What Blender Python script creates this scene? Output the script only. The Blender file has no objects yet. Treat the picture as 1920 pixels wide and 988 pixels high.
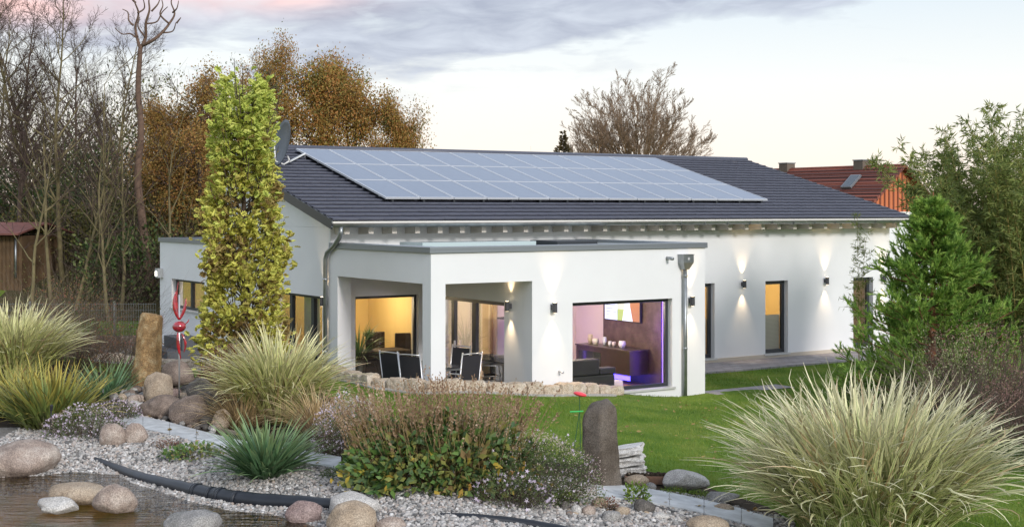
import bpy, math, random
import numpy as np
from mathutils import Vector, Matrix, noise

# ------------------------------------------------------------------ camera
C = bpy.context.scene.collection
SC = bpy.context.scene
F, HC, HY, CX = 2596.0, 4.0, 392.0, 960.0
cam = bpy.data.cameras.new('camera'); camo = bpy.data.objects.new('camera', cam); C.objects.link(camo)
camo.location = (0, 0, HC); camo.rotation_euler = (math.radians(90), 0, 0)
cam.sensor_fit = 'HORIZONTAL'; cam.sensor_width = 36.0
cam.lens = 36.0 * F / 1920.0
cam.shift_y = -(494 - HY) / 1920.0
cam.clip_start = 0.5; cam.clip_end = 3000
SC.camera = camo

# ------------------------------------------------------------------ light
SUN_AZ, SUN_EL = math.radians(150), math.radians(24)
sun = bpy.data.lights.new('sun', 'SUN'); suno = bpy.data.objects.new('sun', sun); C.objects.link(suno)
sun.energy = 1.65; sun.angle = math.radians(10); sun.color = (1.0, 0.955, 0.91)
sdir = Vector((math.sin(SUN_AZ) * math.cos(SUN_EL), math.cos(SUN_AZ) * math.cos(SUN_EL), math.sin(SUN_EL)))
suno.rotation_euler = sdir.to_track_quat('Z', 'Y').to_euler()
SC.view_settings.view_transform = 'Standard'
try: SC.view_settings.look = 'None'
except Exception: pass
SC.view_settings.exposure = 0.60
SC.render.filter_size = 1.05
SC.view_settings.gamma = 1.0
SC.render.engine = 'CYCLES'
SC.cycles.max_bounces = 8; SC.cycles.transparent_max_bounces = 24
SC.cycles.diffuse_bounces = 3; SC.cycles.glossy_bounces = 3
SC.cycles.sample_clamp_indirect = 4.0

W = bpy.data.worlds.new('World'); SC.world = W; W.use_nodes = True
def build_world():
    nt = W.node_tree; N = nt.nodes; Lk = nt.links
    for n in list(N): N.remove(n)
    out = N.new('ShaderNodeOutputWorld'); bg = N.new('ShaderNodeBackground'); Lk.new(bg.outputs[0], out.inputs[0])
    bg.inputs[1].default_value = 1.0
    def m(op, a, b=None, c=None, clamp=False):
        n = N.new('ShaderNodeMath'); n.operation = op; n.use_clamp = clamp
        for i, v in enumerate((a, b, c)):
            if v is None: continue
            if isinstance(v, (int, float)): n.inputs[i].default_value = v
            else: Lk.new(v, n.inputs[i])
        return n.outputs[0]
    def mix(f, a, b):
        n = N.new('ShaderNodeMix'); n.data_type = 'RGBA'
        if isinstance(f, (int, float)): n.inputs[0].default_value = f
        else: Lk.new(f, n.inputs[0])
        for i, v in ((6, a), (7, b)):
            if isinstance(v, tuple): n.inputs[i].default_value = (*v, 1)
            else: Lk.new(v, n.inputs[i])
        return n.outputs[2]
    sky = N.new('ShaderNodeTexSky'); sky.sky_type = 'NISHITA'; sky.sun_disc = False
    sky.sun_elevation = SUN_EL; sky.sun_rotation = SUN_AZ
    sc = N.new('ShaderNodeVectorMath'); sc.operation = 'SCALE'; Lk.new(sky.outputs[0], sc.inputs[0]); sc.inputs['Scale'].default_value = 0.10
    tc = N.new('ShaderNodeTexCoord'); sep = N.new('ShaderNodeSeparateXYZ'); Lk.new(tc.outputs['Generated'], sep.inputs[0])
    X, Y, Z = sep.outputs
    el = m('ARCSINE', Z); az = m('ARCTAN2', X, Y)
    # a thin veil of high cloud everywhere, creamiest towards the horizon
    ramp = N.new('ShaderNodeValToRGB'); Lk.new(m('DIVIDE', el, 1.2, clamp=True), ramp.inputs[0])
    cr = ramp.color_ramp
    pts = [(0.0, (0.80, 0.63, 0.55)), (0.03, (0.77, 0.69, 0.62)), (0.075, (0.69, 0.69, 0.67)), (0.125, (0.56, 0.615, 0.655)), (0.3, (0.90, 1.00, 1.17)), (1.0, (0.86, 0.96, 1.15))]  # unseen upper sky brightened and blued as added fill for the shaded gable walls
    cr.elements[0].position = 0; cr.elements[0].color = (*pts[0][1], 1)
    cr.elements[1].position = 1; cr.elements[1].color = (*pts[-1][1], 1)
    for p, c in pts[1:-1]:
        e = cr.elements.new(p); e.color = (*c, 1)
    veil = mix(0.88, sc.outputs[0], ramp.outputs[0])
    # cloud deck: stretched noise in (azimuth, elevation)
    def nz(sx, sy, ox, oy, det=6, rough=0.55, dist=0.3):
        cb = N.new('ShaderNodeCombineXYZ'); Lk.new(m('MULTIPLY_ADD', az, sx, ox), cb.inputs[0]); Lk.new(m('MULTIPLY_ADD', el, sy, oy), cb.inputs[1])
        n = N.new('ShaderNodeTexNoise'); n.noise_dimensions = '2D'; Lk.new(cb.outputs[0], n.inputs[0])
        n.inputs['Scale'].default_value = 1; n.inputs['Detail'].default_value = det; n.inputs['Roughness'].default_value = rough; n.inputs['Distortion'].default_value = dist
        return n.outputs[0]
    n1 = nz(7, 30, 3.1, 1.7); n2 = nz(16, 60, 8, 2.2)
    nn = m('ADD', m('MULTIPLY', n1, 0.65), m('MULTIPLY', n2, 0.35))
    def blob(a0, e0, sa, se, tilt=0.0):
        da = m('SUBTRACT', az, a0)
        u = m('DIVIDE', da, sa); v = m('DIVIDE', m('SUBTRACT', m('SUBTRACT', el, e0), m('MULTIPLY', da, tilt)), se)
        return m('EXPONENT', m('MULTIPLY', m('ADD', m('MULTIPLY', u, u), m('MULTIPLY', v, v)), -1))
    # big slate cloud sweeping across the top, its tail falling to the left
    b = m('ADD', m('MULTIPLY', blob(0.06, 0.148, 0.17, 0.024, 0.05), 1.15), m('MULTIPLY', blob(-0.03, 0.118, 0.11, 0.012, 0.12), 0.85))
    b = m('ADD', b, m('MULTIPLY', blob(-0.24, 0.14, 0.19, 0.045), 0.85))
    b = m('ADD', b, m('MULTIPLY', blob(0.19, 0.112, 0.05, 0.003, 0.1), 0.35))
    b = m('ADD', b, m('MULTIPLY', m('SUBTRACT', el, 0.16), 1.5, clamp=True))
    cm = m('MULTIPLY', m('SUBTRACT', m('ADD', m('MULTIPLY', b, 0.75), m('MULTIPLY', m('SUBTRACT', nn, 0.5), 2.9)), 0.22), 2.2, clamp=True)
    cm = m('MULTIPLY', cm, m('MULTIPLY', m('ADD', b, 0.12), 2.2, clamp=True))
    grey = mix(m('MULTIPLY', m('SUBTRACT', n2, 0.35), 2.5, clamp=True), (0.29, 0.32, 0.40), (0.46, 0.50, 0.57))
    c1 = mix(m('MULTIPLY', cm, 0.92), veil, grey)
    # last pink light on the clouds to the left
    pk = m('ADD', m('MULTIPLY', blob(-0.19, 0.155, 0.07, 0.014), 1.3), m('MULTIPLY', blob(-0.36, 0.14, 0.09, 0.016, 0.0), 0.9))
    pk = m('MULTIPLY', pk, m('MULTIPLY', m('SUBTRACT', nn, 0.25), 2.6, clamp=True), clamp=True)
    c2 = mix(m('MULTIPLY', pk, 0.9), c1, (0.88, 0.55, 0.49))
    # below the horizon: dull earth so nothing glows from beneath
    c3 = mix(m('GREATER_THAN', 0.0, el), c2, (0.12, 0.12, 0.09))
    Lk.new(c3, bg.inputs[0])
build_world()

# ------------------------------------------------------------------ frames of reference
TH = math.atan2(0.5505, 0.8348)
AX = np.array([0.8348, 0.5505]); BX = np.array([-0.5505, 0.8348]); OX = np.array([-1.536, 26.23])
def H(a, b, z=0.0):
    p = OX + a * AX + b * BX
    return Vector((p[0], p[1], z))
def at(px, py, z=0.0):
    y = F * (HC - z) / (py - HY)
    return np.array([(px - CX) / F * y, y, z])
def dep(px, y, z=0.0):
    return np.array([(px - CX) / F * y, y, z])
def sstep(x, a, b):
    t = np.clip((x - a) / (b - a), 0, 1); return t * t * (3 - 2 * t)
def poly_sdf(P, x, y):
    P = np.asarray(P, float); x = np.asarray(x, float); y = np.asarray(y, float)
    d = np.full(x.shape, 1e9); ins = np.zeros(x.shape, bool)
    n = len(P)
    for i in range(n):
        ax, ay = P[i]; bx, by = P[(i + 1) % n]
        ex, ey = bx - ax, by - ay
        t = np.clip(((x - ax) * ex + (y - ay) * ey) / (ex * ex + ey * ey + 1e-12), 0, 1)
        d = np.minimum(d, np.hypot(x - ax - t * ex, y - ay - t * ey))
        c = ((ay > y) != (by > y))
        with np.errstate(divide='ignore', invalid='ignore'):
            c &= x < (bx - ax) * (y - ay) / (by - ay + 1e-12) + ax
        ins ^= c
    return np.where(ins, -d, d)
WATER_Z = 0.42
POND = [at(px, py, WATER_Z)[:2] for px, py in [(-260, 900), (-60, 896), (60, 892), (140, 884), (222, 889), (250, 905), (300, 920), (352, 938), (430, 956), (510, 963), (590, 985), (650, 1030), (640, 1150), (-300, 1150)]]
# the curved retaining row: lawn side is high, house side is the sunken terrace level
ROW = [(-14.0, 33.6), tuple(at(180, 674, .60)[:2]), tuple(at(300, 684, .60)[:2]), tuple(at(395, 692, .60)[:2]), tuple(at(520, 698, .60)[:2]), tuple(at(620, 702, .60)[:2]), tuple(at(700, 723, .60)[:2]),
       tuple(at(800, 737, .58)[:2]), tuple(at(900, 738, .50)[:2]), tuple(at(1000, 736, .42)[:2]), tuple(at(1070, 735, .33)[:2]), tuple(at(1150, 737, .21)[:2]), tuple(H(6.0, -.25)[:2]), tuple(H(6.9, -.1)[:2])]
TERR = ROW + [(60, 60), (60, 300), (-200, 300), (-200, 33.6)]
def base_h(x, y):
    return 0.60 * (1 - sstep(x, -1.8, 4.3)) 
def ground(x, y):
    x = np.asarray(x, float); y = np.asarray(y, float)
    g = base_h(x, y)
    g = g + 0.015 * np.sin(x * 1.7 + y * .6) + 0.012 * np.sin(y * 2.3 - x)
    dp = poly_sdf(POND, x, y)
    shore = sstep(dp, 0.0, 1.6)
    bed = WATER_Z - 0.03 + np.clip(dp, -0.6, 0) * 0.7
    g = np.where(dp < 0, bed, (WATER_Z - 0.03) * (1 - shore) + g * shore)
    dt = poly_sdf(TERR, x, y)
    k = sstep(-dt, 0.10, 0.22)
    g = g * (1 - k) + (-0.01) * k
    # wooded rise behind the garden on the left
    rise = sstep(y + 0.25 * (x + 12), 40.2, 41.2) * 0.35 + np.clip((y - 41) * 0.26, 0, 2.4) * sstep(-x, 8.5, 11.0)
    g = g + rise * sstep(-x, 8.8, 10.0)
    return g
def gz(x, y): return float(ground(np.array([x]), np.array([y]))[0])
def atg(px, py):
    z = 0.4
    for _ in range(12):
        p = at(px, py, z); z = 0.5 * z + 0.5 * gz(p[0], p[1])
    p = at(px, py, z); p[2] = gz(p[0], p[1]); return p

# ------------------------------------------------------------------ mesh helpers
def mk(name, V, Fc, mat=None, parent=None, smooth=False, uv=None, loc=None):
    V = np.asarray(V, np.float32)
    me = bpy.data.meshes.new(name)
    if isinstance(Fc, np.ndarray):
        k = Fc.shape[1]; n = Fc.shape[0]
        me.vertices.add(len(V)); me.vertices.foreach_set('co', V.ravel())
        me.loops.add(n * k); me.loops.foreach_set('vertex_index', Fc.astype(np.int32).ravel())
        me.polygons.add(n); me.polygons.foreach_set('loop_start', np.arange(0, n * k, k, dtype=np.int32))
        me.polygons.foreach_set('loop_total', np.full(n, k, np.int32))
        if uv is not None:
            l = me.uv_layers.new(name='UVMap'); l.data.foreach_set('uv', np.asarray(uv, np.float32)[Fc.ravel()].ravel())
        me.update(calc_edges=True); me.validate()
    else:
        me.from_pydata([tuple(map(float, v)) for v in V], [], Fc)
        me.update()
    if smooth: me.polygons.foreach_set('use_smooth', np.ones(len(me.polygons), bool))
    o = bpy.data.objects.new(name, me); C.objects.link(o)
    if mat is not None: me.materials.append(mat)
    if parent is not None: o.parent = parent
    if loc is not None: o.location = loc
    return o
class MB:
    def __init__(s): s.V = []; s.F = []
    def add(s, V, Fs):
        k = len(s.V); s.V += [tuple(v) for v in V]; s.F += [tuple(int(i) + k for i in f) for f in Fs]; return s
    def box(s, x0, x1, y0, y1, z0, z1, M=None):
        V = [Vector(p) for p in [(x0, y0, z0), (x1, y0, z0), (x1, y1, z0), (x0, y1, z0), (x0, y0, z1), (x1, y0, z1), (x1, y1, z1), (x0, y1, z1)]]
        if M is not None: V = [M @ v for v in V]
        return s.add(V, [(0, 3, 2, 1), (4, 5, 6, 7), (0, 1, 5, 4), (1, 2, 6, 5), (2, 3, 7, 6), (3, 0, 4, 7)])
    def quad(s, *p): return s.add(p, [tuple(range(len(p)))])
    def tube(s, pts, r, n=8, cap=True):
        pts = [Vector(p) for p in pts]
        rs = r if hasattr(r, '__len__') else [r] * len(pts)
        V = []; Fs = []
        up = Vector((0, 0, 1))
        prevx = None
        for i, p in enumerate(pts):
            d = (pts[min(i + 1, len(pts) - 1)] - pts[max(i - 1, 0)]).normalized()
            if prevx is None:
                x = d.cross(up)
                if x.length < 0.05: x = d.cross(Vector((1, 0, 0)))
                x.normalize()
            else:
                x = (prevx - d * prevx.dot(d)).normalized()
            prevx = x; y = d.cross(x)
            for j in range(n):
                t = 2 * math.pi * j / n
                V.append(p + (x * math.cos(t) + y * math.sin(t)) * rs[i])
        for i in range(len(pts) - 1):
            for j in range(n):
                a = i * n + j; b = i * n + (j + 1) % n
                Fs.append((a, b, b + n, a + n))
        if cap: Fs.append(tuple(reversed(range(n)))); Fs.append(tuple(range((len(pts) - 1) * n, len(pts) * n)))
        return s.add(V, Fs)
    def lathe(s, prof, n=16, c=(0, 0, 0)):
        V = []; Fs = []
        for r, z in prof:
            for j in range(n):
                t = 2 * math.pi * j / n; V.append((c[0] + r * math.cos(t), c[1] + r * math.sin(t), c[2] + z))
        for i in range(len(prof) - 1):
            for j in range(n):
                a = i * n + j; b = i * n + (j + 1) % n; Fs.append((a, b, b + n, a + n))
        Fs.append(tuple(reversed(range(n)))); Fs.append(tuple(range((len(prof) - 1) * n, len(prof) * n)))
        return s.add(V, Fs)
    def build(s, name, mat, parent=None, smooth=False, bevel=0.0, seg=2):
        o = mk(name, s.V, s.F, mat, parent, smooth)
        if bevel:
            b = o.modifiers.new('bevel', 'BEVEL'); b.width = bevel; b.segments = seg; b.limit_method = 'ANGLE'
        return o
def thing(name, label, cat, loc=(0, 0, 0), rz=0.0, group=None):
    o = bpy.data.objects.new(name, None); C.objects.link(o); o.location = loc; o.rotation_euler = (0, 0, rz)
    o.empty_display_size = 0.2
    return tag(o, label, cat, group)
def tag(o, label, cat, group=None, kind=None):
    o['label'] = label; o['category'] = cat
    if group: o['group'] = group
    if kind: o['kind'] = kind
    return o
def struct(o): o['kind'] = 'structure'; return o
def stuff(o, label, cat): return tag(o, label, cat, kind='stuff')

def norm(v): return v / (np.linalg.norm(v, axis=-1, keepdims=True) + 1e-9)
def frames(d, roll):
    d = norm(d); up = np.zeros_like(d); up[:, 2] = 1
    par = np.abs(d[:, 2]) > 0.97; up[par] = (1, 0, 0)
    x = norm(np.cross(d, up)); z = np.cross(x, d)
    c = np.cos(roll)[:, None]; s = np.sin(roll)[:, None]
    x2 = x * c + z * s; z2 = np.cross(x2, d)
    return np.stack([x2, d, z2], axis=2)
def scatter(T, TF, M, S, P):
    """template verts T (k,3), faces TF, frames M (N,3,3), scales S (N,) or (N,3), positions P"""
    T = np.asarray(T, float); TF = np.asarray(TF, int)
    S = np.asarray(S, float)
    if S.ndim == 1: S = S[:, None].repeat(3, 1)
    L = T[None] * S[:, None, :]
    V = np.einsum('nij,nkj->nki', M, L) + P[:, None, :]
    N, k = V.shape[:2]
    Fc = (TF[None] + (np.arange(N) * k)[:, None, None]).reshape(-1, TF.shape[1])
    return V.reshape(-1, 3), Fc
def merge(parts):
    Vs = []; Fs = []; k = 0
    for V, Fc in parts:
        Vs.append(V); Fs.append(Fc + k); k += len(V)
    return np.concatenate(Vs), np.concatenate(Fs)
LEAF = (np.array([(0, 0, 0), (.28, .45, .07), (0, 1, 0), (-.28, .45, .07)]), np.array([(0, 1, 2), (0, 2, 3)]))
LANCE = (np.array([(0, 0, 0), (.09, .35, .03), (0, 1, -.12), (-.09, .35, .03)]), np.array([(0, 1, 2), (0, 2, 3)]))
_oa = [(0, 0), (.10, .18), (.30, .22), (.18, .38), (.42, .50), (.22, .62), (.34, .82), (.12, .88), (0, 1.0)]
_ov = [(x, y, .10 * abs(x)) for x, y in _oa] + [(-x, y, .10 * abs(x)) for x, y in _oa[1:-1]]
OAK = (np.array([(0, .5, -.03)] + _ov), np.array([(0, i + 1, i + 2) for i in range(8)] + [(0, 1, 10)] + [(0, i, i + 1) for i in range(10, 16)] + [(0, 16, 9)]))
# fix winding is irrelevant for thin leaves
_t = (1 + 5 ** .5) / 2
ICO = (norm(np.array([(-1, _t, 0), (1, _t, 0), (-1, -_t, 0), (1, -_t, 0), (0, -1, _t), (0, 1, _t), (0, -1, -_t), (0, 1, -_t), (_t, 0, -1), (_t, 0, 1), (-_t, 0, -1), (-_t, 0, 1)], float)),
       np.array([(0, 11, 5), (0, 5, 1), (0, 1, 7), (0, 7, 10), (0, 10, 11), (1, 5, 9), (5, 11, 4), (11, 10, 2), (10, 7, 6), (7, 1, 8), (3, 9, 4), (3, 4, 2), (3, 2, 6), (3, 6, 8), (3, 8, 9), (4, 9, 5), (2, 4, 11), (6, 2, 10), (8, 6, 7), (9, 8, 1)]))
def ribbons(P, phi, th0, th1, L, w, S=7, pw=1.4, wob=0.0, rng=None, curl=0.0, twist=0.4):
    """arching blades: base P (N,3), heading phi, lean from vertical th0->th1"""
    N = len(P); t = np.linspace(0, 1, S + 1)
    th = th0[:, None] + (th1 - th0)[:, None] * t[None] ** pw
    ph = phi[:, None] + np.zeros((1, S + 1))
    if wob: 
        ph = ph + wob * rng.normal(size=(N, 1)) * t[None] ** 2 + curl * rng.normal(size=(N, 1)) * np.maximum(t[None] - .75, 0) * 4
        th = th + wob * 0.5 * np.sin(t[None] * 7 + rng.uniform(0, 6, (N, 1))) * t[None]
    d = np.stack([np.sin(th) * np.cos(ph), np.sin(th) * np.sin(ph), np.cos(th)], 2)
    step = d[:, :-1] * (L[:, None, None] / S)
    pos = np.concatenate([P[:, None], P[:, None] + np.cumsum(step, 1)], 1)
    side = np.stack([-np.sin(ph), np.cos(ph), 0 * ph], 2)
    tw = (rng.uniform(-twist, twist, (N, 1)) if rng is not None else np.zeros((N, 1))) * (0.4 + t[None])
    nrm = np.cross(side, d)
    side = side * np.cos(tw)[..., None] + nrm * np.sin(tw)[..., None]
    ww = w[:, None] * (np.minimum(1, .5 + t[None] * 3) * (1 - t[None] ** 3 * .92)) * .5
    V = np.stack([pos - side * ww[..., None], pos + side * ww[..., None]], 2)
    idx = np.arange(N)[:, None] * (S + 1) * 2 + np.arange(S)[None] * 2
    Fc = np.stack([idx, idx + 1, idx + 3, idx + 2], 2).reshape(-1, 4)
    uv = np.zeros((N, S + 1, 2, 2)); uv[:, :, 1, 0] = 1; uv[..., 1] = t[None, :, None]
    return V.reshape(-1, 3), Fc, uv.reshape(-1, 2), pos, d

# ------------------------------------------------------------------ materials
def mat(name, col=(.5, .5, .5), rough=.6, metal=0.0, spec=.5, noise_amt=0.0, nscale=5.0, bump=0.0, bscale=40.0, col2=None, emis=None, estr=0.0, coat=0.0, detail=6):
    m = bpy.data.materials.new(name); m.use_nodes = True
    nt = m.node_tree; N = nt.nodes; L = nt.links; b = N['Principled BSDF']
    b.inputs['Base Color'].default_value = (*col, 1); b.inputs['Roughness'].default_value = rough; b.inputs['Metallic'].default_value = metal
    b.inputs['Specular IOR Level'].default_value = spec; b.inputs['Coat Weight'].default_value = coat
    tc = N.new('ShaderNodeTexCoord')
    if noise_amt or col2:
        n = N.new('ShaderNodeTexNoise'); n.inputs['Scale'].default_value = nscale; n.inputs['Detail'].default_value = detail; L.new(tc.outputs['Object'], n.inputs[0])
        r = N.new('ShaderNodeMapRange'); L.new(n.outputs[0], r.inputs[0]); r.inputs[1].default_value = .32; r.inputs[2].default_value = .68
        mx = N.new('ShaderNodeMix'); mx.data_type = 'RGBA'; L.new(r.outputs[0], mx.inputs[0])
        c2 = col2 if col2 else tuple(c * (1 - noise_amt) for c in col)
        mx.inputs[6].default_value = (*col, 1); mx.inputs[7].default_value = (*c2, 1)
        L.new(mx.outputs[2], b.inputs['Base Color'])
    if bump:
        n = N.new('ShaderNodeTexNoise'); n.inputs['Scale'].default_value = bscale; n.inputs['Detail'].default_value = 5; L.new(tc.outputs['Object'], n.inputs[0])
        bp = N.new('ShaderNodeBump'); bp.inputs['Strength'].default_value = bump; bp.inputs['Distance'].default_value = .02; L.new(n.outputs[0], bp.inputs['Height']); L.new(bp.outputs[0], b.inputs['Normal'])
    if emis: b.inputs['Emission Color'].default_value = (*emis, 1); b.inputs['Emission Strength'].default_value = estr
    return m
def ramp_node(N, cols):
    r = N.new('ShaderNodeValToRGB'); e = r.color_ramp.elements
    n = len(cols)
    e[0].position = 0; e[0].color = (*cols[0], 1); e[1].position = 1; e[1].color = (*cols[-1], 1)
    for i, c in enumerate(cols[1:-1], 1):
        k = e.new(i / (n - 1)); k.color = (*c, 1)
    return r
def foliage(name, cols, trans=.3, rough=.55, clump=1.2, clumpw=.45, tcol=None):
    trans *= .6
    """per-leaf colour from a ramp, drifting with a large noise so that whole sprays differ"""
    m = bpy.data.materials.new(name); m.use_nodes = True
    nt = m.node_tree; N = nt.nodes; L = nt.links; b = N['Principled BSDF']; out = N['Material Output']
    g = N.new('ShaderNodeNewGeometry'); tc = N.new('ShaderNodeTexCoord')
    n = N.new('ShaderNodeTexNoise'); n.inputs['Scale'].default_value = clump; n.inputs['Detail'].default_value = 3; L.new(tc.outputs['Object'], n.inputs[0])
    mr = N.new('ShaderNodeMapRange'); L.new(n.outputs[0], mr.inputs[0]); mr.inputs[1].default_value = .3; mr.inputs[2].default_value = .7
    mx = N.new('ShaderNodeMix'); mx.inputs[0].default_value = clumpw; L.new(g.outputs['Random Per Island'], mx.inputs[2]); L.new(mr.outputs[0], mx.inputs[3])
    r = ramp_node(N, cols); L.new(mx.outputs[0], r.inputs[0])
    L.new(r.outputs[0], b.inputs['Base Color']); b.inputs['Roughness'].default_value = rough; b.inputs['Specular IOR Level'].default_value = .3
    if trans:
        t = N.new('ShaderNodeBsdfTranslucent'); L.new(r.outputs[0], t.inputs[0])
        s = N.new('ShaderNodeMixShader'); s.inputs[0].default_value = trans; L.new(b.outputs[0], s.inputs[1]); L.new(t.outputs[0], s.inputs[2]); L.new(s.outputs[0], out.inputs[0])
    return m
def blade_mat(name, edge, mid, tip, basec, trans=.14, stripe=.35, var=.5):
    m = bpy.data.materials.new(name); m.use_nodes = True
    nt = m.node_tree; N = nt.nodes; L = nt.links; b = N['Principled BSDF']; out = N['Material Output']
    uv = N.new('ShaderNodeUVMap'); uv.uv_map = 'UVMap'; sp = N.new('ShaderNodeSeparateXYZ'); L.new(uv.outputs[0], sp.inputs[0])
    g = N.new('ShaderNodeNewGeometry')
    ab = N.new('ShaderNodeMath'); ab.operation = 'SUBTRACT'; L.new(sp.outputs[0], ab.inputs[0]); ab.inputs[1].default_value = .5
    a2 = N.new('ShaderNodeMath'); a2.operation = 'ABSOLUTE'; L.new(ab.outputs[0], a2.inputs[0])
    ed = N.new('ShaderNodeMapRange'); L.new(a2.outputs[0], ed.inputs[0]); ed.inputs[1].default_value = stripe * .5 - .06; ed.inputs[2].default_value = stripe * .5 + .06
    def mix(f, a, c):
        n = N.new('ShaderNodeMix'); n.data_type = 'RGBA'
        L.new(f, n.inputs[0])
        for i, v in ((6, a), (7, c)):
            if isinstance(v, tuple): n.inputs[i].default_value = (*v, 1)
            else: L.new(v, n.inputs[i])
        return n.outputs[2]
    c = mix(ed.outputs[0], mid, edge)
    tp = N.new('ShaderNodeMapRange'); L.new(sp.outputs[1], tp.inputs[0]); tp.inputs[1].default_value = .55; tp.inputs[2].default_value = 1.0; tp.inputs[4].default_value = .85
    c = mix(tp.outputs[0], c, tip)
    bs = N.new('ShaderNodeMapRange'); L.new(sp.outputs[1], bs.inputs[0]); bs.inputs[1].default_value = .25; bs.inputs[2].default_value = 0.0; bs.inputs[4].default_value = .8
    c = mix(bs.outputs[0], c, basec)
    hs = N.new('ShaderNodeHueSaturation'); L.new(c, hs.inputs['Color'])
    v = N.new('ShaderNodeMapRange'); L.new(g.outputs['Random Per Island'], v.inputs[0]); v.inputs[3].default_value = 1 - var; v.inputs[4].default_value = 1 + var * .6; L.new(v.outputs[0], hs.inputs['Value'])
    L.new(hs.outputs[0], b.inputs['Base Color']); b.inputs['Roughness'].default_value = .5; b.inputs['Specular IOR Level'].default_value = .3
    t = N.new('ShaderNodeBsdfTranslucent'); L.new(hs.outputs[0], t.inputs[0])
    s = N.new('ShaderNodeMixShader'); s.inputs[0].default_value = trans; L.new(b.outputs[0], s.inputs[1]); L.new(t.outputs[0], s.inputs[2]); L.new(s.outputs[0], out.inputs[0])
    return m
def rock_mat(name, c1, c2, c3, scale=3.5, bump=.9, speck=.38):
    m = bpy.data.materials.new(name); m.use_nodes = True
    nt = m.node_tree; N = nt.nodes; L = nt.links; b = N['Principled BSDF']
    tc = N.new('ShaderNodeTexCoord')
    def nz(s, d=8, r=.6):
        n = N.new('ShaderNodeTexNoise'); n.inputs['Scale'].default_value = s; n.inputs['Detail'].default_value = d; n.inputs['Roughness'].default_value = r; L.new(tc.outputs['Object'], n.inputs[0]); return n.outputs[0]
    r = ramp_node(N, [c1, c2, c3]); mr = N.new('ShaderNodeMapRange'); L.new(nz(scale), mr.inputs[0]); mr.inputs[1].default_value = .32; mr.inputs[2].default_value = .68; L.new(mr.outputs[0], r.inputs[0])
    sp = N.new('ShaderNodeMapRange'); L.new(nz(70, 2, .5), sp.inputs[0]); sp.inputs[1].default_value = .35; sp.inputs[2].default_value = .65; sp.inputs[3].default_value = 1 - speck; sp.inputs[4].default_value = 1 + speck * .6
    hs = N.new('ShaderNodeHueSaturation'); L.new(r.outputs[0], hs.inputs['Color']); L.new(sp.outputs[0], hs.inputs['Value'])
    L.new(hs.outputs[0], b.inputs['Base Color']); b.inputs['Roughness'].default_value = .85; b.inputs['Specular IOR Level'].default_value = .25
    bp = N.new('ShaderNodeBump'); bp.inputs['Strength'].default_value = bump; bp.inputs['Distance'].default_value = .03; L.new(nz(14, 8, .65), bp.inputs['Height']); L.new(bp.outputs[0], b.inputs['Normal'])
    return m
def glass_mat(name, tint=(.95, .96, .95), refl=.12):
    m = bpy.data.materials.new(name); m.use_nodes = True
    nt = m.node_tree; N = nt.nodes; L = nt.links; N.remove(N['Principled BSDF']); out = N['Material Output']
    t = N.new('ShaderNodeBsdfTransparent'); t.inputs[0].default_value = (*tint, 1)
    g = N.new('ShaderNodeBsdfGlossy'); g.inputs['Roughness'].default_value = .02
    fr = N.new('ShaderNodeFresnel'); fr.inputs[0].default_value = 1.5
    mm = N.new('ShaderNodeMath'); mm.operation = 'MULTIPLY_ADD'; L.new(fr.outputs[0], mm.inputs[0]); mm.inputs[1].default_value = .5; mm.inputs[2].default_value = refl - .06
    s = N.new('ShaderNodeMixShader'); L.new(mm.outputs[0], s.inputs[0]); L.new(t.outputs[0], s.inputs[1]); L.new(g.outputs[0], s.inputs[2]); L.new(s.outputs[0], out.inputs[0])
    return m
M = {}
M['stucco'] = mat('white_render', (.745, .748, .755), .9, spec=.2, noise_amt=.05, nscale=.9, bump=.12, bscale=160)
M['cream_timber'] = mat('painted_timber', (.56, .52, .46), .7)
M['anthracite'] = mat('anthracite_frame', (.030, .034, .040), .4)
M['trim'] = mat('grey_metal_trim', (.24, .26, .28), .45, metal=.5)
M['zinc'] = mat('zinc', (.36, .38, .39), .42, metal=.8, noise_amt=.25, nscale=6)
M['glass'] = glass_mat('window_glass', (.93, .94, .92), .09)
M['sill'] = mat('light_stone_sill', (.50, .50, .48), .6, noise_amt=.1)
M['membrane'] = mat('roof_membrane', (.34, .40, .39), .35, noise_amt=.15, nscale=1.5)
M['rooftile'] = None
M['alu'] = mat('brushed_aluminium', (.60, .61, .62), .35, metal=.7)
M['textile'] = mat('black_textile', (.022, .022, .026), .75)
M['sofa'] = mat('dark_leather', (.030, .030, .032), .5, noise_amt=.3, nscale=3)
M['brown_dark'] = mat('dark_brown_fabric', (.035, .026, .024), .8)
M['woodfloor'] = mat('wood_floor', (.42, .22, .09), .35, noise_amt=.35, nscale=3)
M['yellowwall'] = mat('ochre_wall', (.66, .49, .21), .85, noise_amt=.08, nscale=1)
M['creamwall'] = mat('cream_wall', (.76, .64, .42), .85)
M['pinkwall'] = mat('pale_interior_wall', (.72, .62, .60), .85)
M['ceiling'] = mat('interior_ceiling', (.75, .72, .65), .9)
M['whitedoor'] = mat('white_door', (.75, .68, .50), .5)
M['curtain'] = mat('rose_curtain', (.52, .33, .25), .9)
M['netcurtain'] = mat('net_curtain', (.62, .58, .50), .9)
M['blind'] = mat('pleated_blind', (.55, .50, .44), .85)
M['terrace'] = mat('terrace_paving', (.33, .31, .29), .8, noise_amt=.2, nscale=4)

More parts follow.
